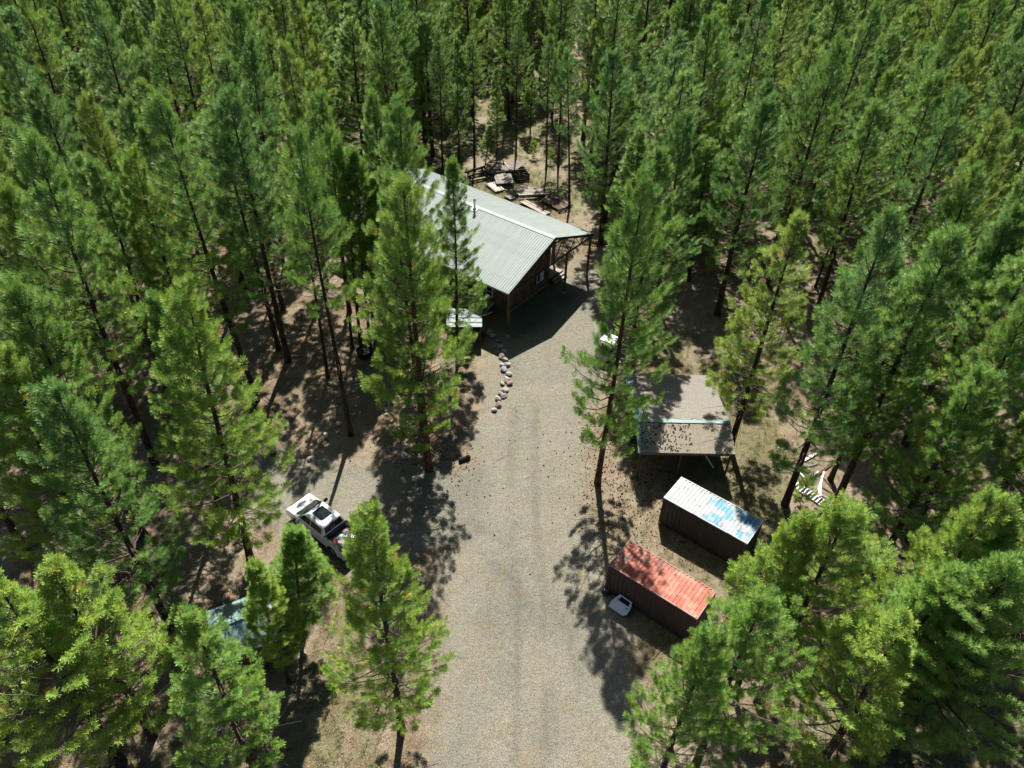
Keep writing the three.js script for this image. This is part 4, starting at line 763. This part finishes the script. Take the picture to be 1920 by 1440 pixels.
function boulder(x, z, s, k, label, group, sy = 1) { const m = mesh('boulder', rockGeo[k % 7], rockMats[(k * 5 + (k >> 2)) % 4]); m.position.set(x, 0.25 * s * sy - 0.02, z); m.rotation.set(0.2 * Math.sin(k), k * 1.7, 0.15 * Math.cos(k)); m.scale.set(s, s * sy, s * 0.85); return tag(m, label, 'boulder', group); }
const rowR = [[-2.23, -55.86], [-1.86, -55.38], [-1.39, -54.67], [-1.11, -53.79], [-0.8, -53.18], [-0.93, -52.39], [-0.68, -52.02], [-0.94, -51.32], [-0.47, -51.34], [-0.73, -50.66], [-0.29, -50.02], [-0.46, -49.28], [-0.17, -48.87], [-0.82, -48.84], [-0.57, -48.0], [-0.92, -47.57], [-0.64, -47.24], [-1.12, -46.88], [-1.05, -46.14], [-1.34, -45.53]];
rowR.forEach(([x, z], i) => { const k = i + 3; boulder(x, z, [0.85, 0.7, 0.6, 0.75, 0.62, 0.8, 0.66, 0.58, 0.72, 0.8, 0.7, 0.78, 0.66, 0.6, 0.8, 0.62, 0.72, 0.66, 0.78, 0.6][i] * 0.86, k, TINT[(k * 5 + (k >> 2)) % 4] + ' boulder, ' + ORD[19 - i] + ' from the near end of the row edging the drive', 'boulders edging the drive'); });
const rowL = [[-10.18, -46.42], [-9.56, -46.0], [-9.87, -45.16], [-9.79, -44.6], [-9.28, -43.95], [-9.1, -43.43], [-8.6, -42.95], [-8.3, -42.5], [-7.81, -41.82], [-7.64, -41.09], [-7.82, -44.32], [-7.61, -43.8], [-6.38, -41.77], [-6.26, -40.9]];
rowL.forEach(([x, z], i) => { const k = i + 30; boulder(x, z, 0.34 + 0.16 * ((i * 7) % 5) / 4, k, 'small ' + TINT[(k * 5 + (k >> 2)) % 4] + ' stone, ' + ORD[i] + ' along the line under the red-trunked pine', 'stones lining the old bed'); });
boulder(-17.7, -40.3, 1.05, 51, 'large pale boulder lying against the bright pine by the yard', 'single yard boulders', 1.3);
boulder(-15.05, -40.1, 0.62, 56, 'upright pale boulder at the dark shadow edge of the yard', 'single yard boulders', 1.25);
boulder(-14.75, -39.55, 0.5, 58, 'lower pale boulder touching the upright one in the yard', 'single yard boulders');
function bucket(x, z, label) { const b = thing('bucket', label, 'bucket', [x, 0, z]); mesh('pail', place(flat(new THREE.LatheGeometry([[0.001, 0], [0.13, 0], [0.15, 0.34]].map((p) => new THREE.Vector2(...p)), 22)), 0, 0, 0), whitePaint, b); mesh('lid', [cyl(0.165, 0.165, 0.03, 22, 0, 0.35, 0), cyl(0.14, 0.14, 0.015, 22, 0, 0.372, 0)], whitePaint, b); mesh('handle', place(flat(new THREE.TorusGeometry(0.155, 0.006, 6, 20, Math.PI)), 0, 0.3, 0, 0, 1.2), galv, b); }
bucket(-14.01, -42.0, 'white lidded bucket standing in the shaded middle of the yard'); bucket(-7.88, -40.05, 'white lidded bucket at the end of the small stone line');
// charred log, log pair, rail and trough, bleached pole
const charred = mat([0.02, 0.018, 0.018], { roughness: 0.95, bumpMap: rep(barkT, 1, 1), bumpScale: 0.03 }), bleached = mat([0.55, 0.51, 0.47], { map: rep(woodT, 1, 0.4), roughness: 0.9 });
{
  const c = thing('charred_log', 'short black charred log at the drive edge by the red-trunked pine', 'log', [-3.35, 0, -40.1], 0.6); mesh('log', [rod([-0.45, 0.17, 0], [0.4, 0.15, 0.12], 0.18, 0.15, 12)], charred, c); mesh('branch_stub', rod([0.1, 0.25, 0.05], [0.25, 0.5, 0.2], 0.06, 0.04, 8), charred, c);
  const l = thing('fallen_logs', 'two weathered grey logs lying side by side in the yard shade', 'logs', [-12.35, 0, -48.55], 0.15); mesh('log', rod([-0.95, 0.09, 0.12], [0.95, 0.1, -0.1], 0.1, 0.075, 10), greyWoodB, l); mesh('log', rod([-0.7, 0.08, 0.38], [0.85, 0.09, 0.1], 0.085, 0.06, 10), bleached, l);
  const r = thing('hitching_rail', 'rough pole rail on two posts among the trunks beyond the yard', 'rail', [-12.9, 0, -53.1], -0.05); mesh('post', rod([-1.0, 0, 0], [-1.0, 1.15, 0], 0.05, 0.045), darkWood, r); mesh('post', rod([1.1, 0, 0], [1.1, 1.1, 0], 0.05, 0.045), darkWood, r); mesh('rail_pole', rod([-1.35, 1.08, 0.06], [1.4, 1.0, 0.06], 0.045, 0.035), darkWood, r);
  const w = thing('water_trough', 'round black water trough in front of the pole rail', 'trough', [-12.75, 0, -52.1]); mesh('tub', flat(new THREE.LatheGeometry([[0.001, 0.02], [0.6, 0.02], [0.68, 0.55], [0.72, 0.58], [0.66, 0.58], [0.58, 0.1], [0.001, 0.08]].map((p) => new THREE.Vector2(...p)), 30)), black, w); mesh('water', cyl(0.6, 0.6, 0.02, 28, 0, 0.42, 0), phys([0.02, 0.025, 0.03], { roughness: 0.05 }), w);
  const p = thing('bleached_pole', 'long bleached dead pole lying beside the teal-roofed shed', 'pole', [-12.3, 0, -25.3]); mesh('stem', [rod([-2.1, 0.09, -3.3], [-0.3, 0.09, -0.6], 0.07, 0.09, 10), rod([-0.3, 0.09, -0.6], [0.75, 0.1, 1.45], 0.09, 0.11, 10)], bleached, p); mesh('branch_stub', rod([-0.6, 0.1, -1.0], [-0.2, 0.35, -1.2], 0.03, 0.015, 6), bleached, p);
  const g = thing('storage_chest', 'dark chest with a pale grey lid against the house side wall', 'chest', [-2.62, 0, -59.45], 53.65 * R); mesh('body', rbx(0.85, 0.75, 1.35, 0.04, 0, 0.42, 0), black, g); mesh('lid', rbx(0.9, 0.09, 1.4, 0.03, 0, 0.85, 0), mat([0.5, 0.53, 0.53], { roughness: 0.5 }), g); mesh('foot', [bx(0.7, 0.06, 0.08, 0, 0.03, 0.5), bx(0.7, 0.06, 0.08, 0, 0.03, -0.5)], black, g);
}
// ------------------------------------------------------------------ salvaged deck panels and beams behind the house
function woodPanel(label, c, long, wide, turn, m, lift = 0.06, tip = 0) {
  const p = thing('deck_panel', label, 'panel', [c[0], 0, c[1]], turn, 'salvaged timber behind the house'), n = Math.max(3, Math.round(wide / 0.2)), w = wide / n, g = new THREE.Group(); g.name = 'platform'; p.add(g); g.position.y = lift; g.rotation.x = tip;
  for (let i = 0; i < n; i++) mesh('plank', bx(long * (0.97 + 0.03 * Math.sin(i * 2.3)), 0.03, w - 0.012, 0, 0.17 + 0.006 * Math.sin(i * 5), -wide / 2 + (i + 0.5) * w), (i * 7 + 3) % 5 === 0 ? greyWoodB : m, g);
  for (const s of [-1, 0, 1]) mesh('joist', bx(0.07, 0.15, wide, s * (long / 2 - 0.05), 0.078, 0), darkWood, g);
  return p;
}
woodPanel('far sunlit deck panel lying beyond the stacked beams', [-2.45, -89.0], 2.9, 2.3, 68 * R, greyWood);
woodPanel('shaded grey deck panel with raised rails at the grassy edge', [-0.75, -89.7], 3.3, 1.9, 62 * R, greyWoodB, 0.3);
woodPanel('raised pale deck panel with clipped corners in the middle of the timber heap', [-1.75, -86.0], 2.6, 2.1, 100 * R, greyWood, 0.35);
woodPanel('bright white deck panel nearest the roof ridge line', [-2.72, -84.4], 2.4, 1.3, -58 * R, mat([0.66, 0.63, 0.61], { map: rep(woodT, 1, 0.5), roughness: 0.9 }));
woodPanel('small pale panel showing just past the eave', [-0.95, -82.0], 1.2, 0.7, -50 * R, greyWood);
woodPanel('wide half-shaded deck panel with a long beam along its edge', [1.4, -83.5], 3.4, 2.0, 0 * R, greyWood, 0.1);
woodPanel('long pale strip of decking along the far eave', [1.95, -79.6], 4.2, 0.9, -47 * R, mat([0.55, 0.48, 0.44], { map: rep(woodT, 1, 0.5), roughness: 0.9 }));
woodPanel('dark shaded panel frame under the thin-trunked pine', [4.4, -81.0], 3.3, 2.2, -48 * R, brownWood, 0.1);
function beam(label, a, b, w, h, y, m) { const t = thing('timber_beam', label, 'beam', [(a[0] + b[0]) / 2, 0, (a[1] + b[1]) / 2], 0, 'salvaged timber behind the house'); t.userData.kind = 'thing'; const dx = (b[0] - a[0]) / 2, dz = (b[1] - a[1]) / 2; mesh('beam', bar([-dx, y, -dz], [dx, y, dz], w, h), m, t); for (const s of [-0.7, 0.7]) mesh('bearer', bx(0.3, y - h / 2, 0.12, dx * s, (y - h / 2) / 2, dz * s, Math.atan2(-dz, dx) + Math.PI / 2), darkWood, t); }
beam('long pale beam laid across the wide half-shaded panel', [0.09, -82.0], [3.69, -82.6], 0.18, 0.16, 0.42, bleached);
beam('second beam in front of the wide half-shaded panel', [0.3, -81.4], [2.3, -81.95], 0.16, 0.14, 0.2, greyWoodB);
beam('topmost dark beam of the stack at the far roof end', [-6.4, -86.9], [-4.1, -88.6], 0.24, 0.22, 0.75, darkWood);
beam('middle brown beam of the stack at the far roof end', [-6.1, -86.4], [-3.9, -87.9], 0.24, 0.22, 0.48, brownWood);
beam('lowest beam of the stack at the far roof end', [-5.8, -85.6], [-3.9, -86.6], 0.26, 0.24, 0.26, greyWoodB);
beam('pale edge beam on the far sunlit panel', [-2.0, -91.0], [-0.9, -88.0], 0.14, 0.14, 0.5, bleached);
beam('dark beam across the front of the raised pale panel', [-2.9, -87.2], [0.9, -88.3], 0.2, 0.24, 0.65, darkWood);
beam('thin dark beam sticking out towards the thin-trunked pine', [4.6, -78.8], [5.6, -79.35], 0.12, 0.12, 0.16, darkWood);
{
  const b = thing('timber_crate', 'dark open timber crate at the end of the raised deck panel', 'crate', [0.35, 0, -87.1], 18 * R, 'salvaged timber behind the house');
  for (const s of [-1, 1]) for (let i = 0; i < 3; i++) { mesh('slat', bx(1.7, 0.2, 0.04, 0, 0.14 + i * 0.24, s * 0.6), darkWood, b); mesh('slat', bx(0.04, 0.2, 1.16, s * 0.83, 0.14 + i * 0.24, 0), darkWood, b); }
  for (const [x, z] of [[-0.78, -0.55], [0.78, -0.55], [-0.78, 0.55], [0.78, 0.55]]) mesh('corner_post', bx(0.08, 0.95, 0.08, x, 0.48, z), x > 0 ? bleached : darkWood, b);
  mesh('base_board', bx(1.6, 0.04, 1.1, 0, 0.05, 0), brownWood, b);
}
// ------------------------------------------------------------------ slatted rack and loose boards on the container side
{
  const A = [20.75, -38.57], B = [22.73, -36.44], L = Math.hypot(B[0] - A[0], B[1] - A[1]), turn = Math.atan2(-(B[1] - A[1]), B[0] - A[0]);
  const r = thing('slatted_rack', 'white slatted timber rack lying flat like a ladder', 'rack', [(A[0] + B[0]) / 2, 0, (A[1] + B[1]) / 2], turn);
  for (const s of [-1, 1]) mesh('rail', bx(L, 0.09, 0.05, 0, 0.05, s * 0.33), greyWoodB, r);
  for (let i = 0; i < 11; i++) mesh('slat', bx(0.12, 0.025, 0.72, -L / 2 + 0.12 + i * (L - 0.24) / 10, 0.112 + 0.004 * Math.sin(i * 3), 0), white, r);
  const loose = (label, a, b, w, m, y = 0.03, h = 0.035) => tag(mesh('loose_board', place(bx(Math.hypot(b[0] - a[0], b[1] - a[1]), h, w), (a[0] + b[0]) / 2, y, (a[1] + b[1]) / 2, Math.atan2(-(b[1] - a[1]), b[0] - a[0]), 0, 0), m), label, 'board', 'loose boards by the slatted rack');
  const dim = mat([0.52, 0.50, 0.49], { map: rep(woodT, 1, 0.5), roughness: 0.85 });
  loose('white board pointing at the rack from behind its shaded end', [21.48, -39.9], [21.85, -38.75], 0.14, white);
  loose('thin grey board beside the white one behind the rack', [21.3, -39.25], [21.72, -38.6], 0.08, dim);
  loose('wide pale board under the dark plank', [22.2, -39.15], [22.95, -39.95], 0.22, white);
  loose('long white board crossing the rack, upper one', [23.28, -39.86], [22.3, -38.0], 0.13, white, 0.16);
  loose('long white board crossing the rack, lower one', [23.02, -39.4], [22.1, -37.3], 0.15, white, 0.19);
  loose('short white board lying on the rack slats', [22.72, -38.7], [22.28, -37.35], 0.1, white, 0.23);
  loose('dark brown plank lying across the boards', [22.55, -39.45], [24.2, -40.8], 0.16, brownWood, 0.09, 0.06);
  loose('thin bleached stick leaning towards the trunk foot', [23.46, -39.64], [23.85, -38.3], 0.05, bleached);
  loose('brown board edge half buried beside the trunk foot', [22.75, -38.4], [23.45, -37.7], 0.12, brownWood);
  loose('narrow brown strip behind the buried board', [23.1, -39.35], [23.5, -38.1], 0.07, brownWood);
  loose('pale blue-white board at the back of the pile', [22.1, -41.0], [23.4, -41.9], 0.2, whitePaint, 0.1);
  loose('weathered board in front of the pale back board', [21.75, -40.35], [23.0, -40.75], 0.24, greyWoodB, 0.05);
  loose('short grey board off the end of the rack', [22.42, -37.75], [23.02, -37.2], 0.12, dim);
  loose('long bleached board leaning past the trunks', [28.2, -43.7], [25.8, -40.7], 0.1, bleached, 0.05);
  const bl = mesh('white_block', rbx(0.3, 0.24, 0.26, 0.03, 22.09, 0.12, -40.05, 0.4), white); tag(bl, 'small white block among the loose boards', 'block');
}
// ------------------------------------------------------------------ litter on the ground
function scatter(name, label, category, geo, material, list) {   // list: [x, y, z, scale, yaw, tilt, color]
  const im = new THREE.InstancedMesh(geo, material, list.length); im.name = numbered(name); im.castShadow = im.receiveShadow = true; stuff(im); tag(im, label, category);
  list.forEach(([x, y, z, s, yaw, tilt, c], i) => { im.setMatrixAt(i, M4().compose(new THREE.Vector3(x, y, z), new THREE.Quaternion().setFromEuler(new THREE.Euler(tilt ?? 0, yaw, 0, 'YXZ')), new THREE.Vector3(...(Array.isArray(s) ? s : [s, s, s])))); if (c) im.setColorAt(i, lin(...c)); });
  scene.add(im); return im;
}
{
  const rnd = rng(777), cone = new THREE.IcosahedronGeometry(0.043, 1); cone.scale(1, 0.85, 1.25);
  const clear = (x, z) => { for (const [cx, cz, a, l, w] of [[13.503, -33.777, 37.25, 3.1, 1.3], [9.415, -28.203, 36.95, 3.1, 1.3]]) { const u = (x - cx) * Math.cos(a * R) + (z - cz) * Math.sin(a * R), v = -(x - cx) * Math.sin(a * R) + (z - cz) * Math.cos(a * R); if (Math.abs(u) < l && Math.abs(v) < w) return false; } return true; };
  const cones = [], blobs = [[8.8, -36.2, 4.2, 3.4, 560], [6.5, -41, 2.6, 4, 170], [-5.2, -39.8, 3.0, 2.6, 300], [-4, -36.8, 3.6, 2.6, 110], [17.5, -36.5, 5, 4.5, 360], [2.5, -41.5, 2.5, 2, 35], [0, -60, 40, 34, 420], [-8.5, -41, 2.6, 2.4, 120], [22, -34, 4, 3, 120]];
  for (const [cx, cz, rx, rz, n] of blobs) for (let i = 0; i < n; i++) { const g = () => rnd() + rnd() + rnd() - 1.5, x = cx + g() * rx * 1.25, z = cz + g() * rz * 1.25; if (!clear(x, z)) continue; if (rnd() < gravelWeight(x, z) * 0.7) continue; cones.push([x, 0.02, z, 0.55 + 0.75 * rnd(), rnd() * 6.28, rnd() * 0.6]); }
  scatter('pine_cones', 'dark pine cones strewn over the gravel edge and forest floor', 'pine cones', cone, mat([0.05, 0.032, 0.022], { roughness: 0.95 }), cones);
  const rc = []; for (let i = 0; i < 210; i++) { const x = -3.1 + 3.6 * Math.pow(rnd(), 1.2), z = 1.85 + 2.25 * rnd(), y = lerp(3.42, 2.68, (z - 1.75) / 2.5) + 0.075; rc.push([12.45 + x, y, -43.0 + z, 0.75 + 0.4 * rnd(), rnd() * 6.28, 0]); }
  scatter('pine_cones', 'pine cones lying on the needle-covered front slope of the open shed roof', 'pine cones', cone, mat([0.05, 0.032, 0.022], { roughness: 0.95 }), rc);
  // gravel stones
  const st = new THREE.IcosahedronGeometry(0.5, 0); st.scale(1, 0.6, 0.85);
  const stones = [];
  while (stones.length < 15000) { const x = (rnd() - 0.5) * 44 - 4, z = -11 - 55 * Math.pow(rnd(), 0.9); if (gravelWeight(x, z) < 0.25 + 0.5 * rnd() || !clear(x, z)) continue; const k = 0.7 + 0.75 * rnd() * rnd() - 0.25 * rnd(), w = (rnd() - 0.4) * 0.08; stones.push([x, -0.005, z, 0.025 + 0.06 * Math.pow(rnd(), 3), rnd() * 6.28, rnd(), [(0.42 + w) * k, 0.41 * k, (0.36 - w) * k]]); }
  scatter('gravel_stones', 'loose stones scattered over the gravel drive', 'gravel', st, mat([0.68, 0.68, 0.68], { roughness: 0.95 }), stones);
  // twigs and dead needles
  const tw = mergeGeometries([rod([-0.5, 0.01, 0], [0.1, 0.025, 0.04], 0.011, 0.009, 4), rod([0.1, 0.025, 0.04], [0.5, 0.03, -0.02], 0.009, 0.004, 4), rod([0.0, 0.02, 0.03], [0.25, 0.05, 0.2], 0.006, 0.003, 4)]);
  const twigs = [];
  while (twigs.length < 2600) { const z = -14 - 80 * rnd(), x = (rnd() - 0.5) * 2 * (22 + -z * 0.45); const gw = gravelWeight(x, z); if (gw > 0.35 && rnd() > 0.04) continue; if (!clear(x, z)) continue; const d = rnd() < 0.4 ? [0.30, 0.26, 0.23] : [0.10, 0.065, 0.045]; const s = rnd() < 0.05 && gw < 0.1 ? 1.6 + 2.2 * rnd() : 0.35 + 1.1 * rnd() * rnd(); twigs.push([x, 0, z, s, rnd() * 6.28, 0, d]); }
  scatter('fallen_twigs', 'dead twigs and small branches lying on the forest floor', 'twigs', tw, mat([0.68, 0.68, 0.68], { roughness: 0.95 }), twigs);
  const lp = []; for (let k = 0; k < 9; k++) { const a = rnd() * 6.28, r = 0.22 * rnd(), b = [r * Math.cos(a), 0.006 + 0.02 * rnd(), r * Math.sin(a)], c = rnd() * 6.28, l = 0.10 + 0.08 * rnd(), w = 0.008; lp.push(...b, b[0] + Math.cos(c) * l - Math.sin(c) * w, b[1] + 0.006, b[2] + Math.sin(c) * l + Math.cos(c) * w, b[0] + Math.cos(c) * l + Math.sin(c) * w, b[1] + 0.006, b[2] + Math.sin(c) * l - Math.cos(c) * w); }
  const lg = new THREE.BufferGeometry(); lg.setAttribute('position', new THREE.Float32BufferAttribute(lp, 3)); lg.computeVertexNormals();
  const needles = [];
  while (needles.length < 14000) { const z = -14 - 62 * rnd(), x = (rnd() - 0.5) * 2 * (20 + -z * 0.4), g = gravelWeight(x, z); if (rnd() < g * 1.02 || !clear(x, z)) continue; if (fbm(x * 0.5, z * 0.5, 81, 3) < 0.42) continue; const k = 0.6 + 0.8 * rnd(); needles.push([x, 0, z, 0.8 + 0.9 * rnd(), rnd() * 6.28, 0, rnd() < 0.7 ? [0.24 * k, 0.125 * k, 0.062 * k] : [0.42 * k, 0.33 * k, 0.20 * k]]); }
  scatter('needle_litter', 'red-brown and straw pine needles lying in drifts on the forest floor', 'needles', lg, mat([0.68, 0.68, 0.68], { roughness: 1 }), needles);
  // dry grass and forbs
  const gp = []; for (let k = 0; k < 16; k++) { const a = rnd() * 6.28, r = 0.08 * rnd(), h = 0.09 + 0.13 * rnd(), o = 0.05 + 0.10 * rnd(), w = 0.008; const bx0 = r * Math.cos(a), bz0 = r * Math.sin(a); gp.push(bx0 - Math.sin(a) * w, 0, bz0 + Math.cos(a) * w, bx0 + Math.sin(a) * w, 0, bz0 - Math.cos(a) * w, bx0 + Math.cos(a) * o, h, bz0 + Math.sin(a) * o); }
  const gg = new THREE.BufferGeometry(); gg.setAttribute('position', new THREE.Float32BufferAttribute(gp, 3)); gg.computeVertexNormals();
  const grass = [];
  for (let tries = 0; grass.length < 14000 && tries < 200000; tries++) {
    const z = -16 - 105 * rnd(), x = (rnd() - 0.5) * 2 * (20 + -z * 0.42); if (gravelWeight(x, z) > 0.12) continue; if (!clear(x, z)) continue;
    const n1 = fbm(x * 0.11, z * 0.11, 21, 4), n3 = fbm(x * 1.7, z * 1.7, 41, 3), far = sstep(-60, -85, z), w = sstep(0.46, 0.64, n1 * 0.65 + n3 * 0.35 + far * 0.1);
    if (rnd() > w + 0.05) continue; const k = 0.7 + 0.6 * rnd(), dry = rnd() < 0.45; grass.push([x, -0.01, z, 0.8 + 0.9 * rnd() + far * 0.6, rnd() * 6.28, 0, dry ? [0.42 * k, 0.36 * k, 0.19 * k] : [0.23 * k, 0.30 * k, 0.07 * k]]);
  }
  scatter('dry_grass', 'short dry and green grass growing in patches between the pines', 'grass', gg, phys([0.68, 0.68, 0.68], { roughness: 1, transmission: 0.3, thickness: 0 }), grass);
  // saplings
  const sap = (x, z, h, label) => { const V = VAR[10], o = thing('pine_sapling', label, 'sapling', [x, 0, z], x * 3, 'young pines on the open floor'), k = h / V.H; o.scale.set(k, k, k); mesh('stem', V.trunk, barkMat, o); mesh('limbs', V.limbs, limbMat, o); mesh('crown', V.crown, TONES[0], o); };
  sap(20.75, -36.9, 2.3, 'knee-high sapling growing through the slatted rack'); sap(26.4, -42.4, 1.3, 'low yellow-green sapling in the dry clearing by the dark trunk'); sap(25.0, -41.6, 0.9, 'smallest sapling beside the other in the dry clearing');
  sap(9.2, -41.0, 1.0, 'small sapling at the shaded flank of the open shed'); sap(-17.6, -32.2, 1.4, 'sapling just ahead of the pickup nose'); sap(-18.3, -36.4, 1.1, 'sapling at the end of the gravel spur'); sap(1.9, -93.5, 2.0, 'bright sapling in the sunny grass behind the timber');
  sap(4.0, -92.0, 1.7, 'second bright sapling beside the shady trunks behind the timber');
}

renderer.render(scene, camera);
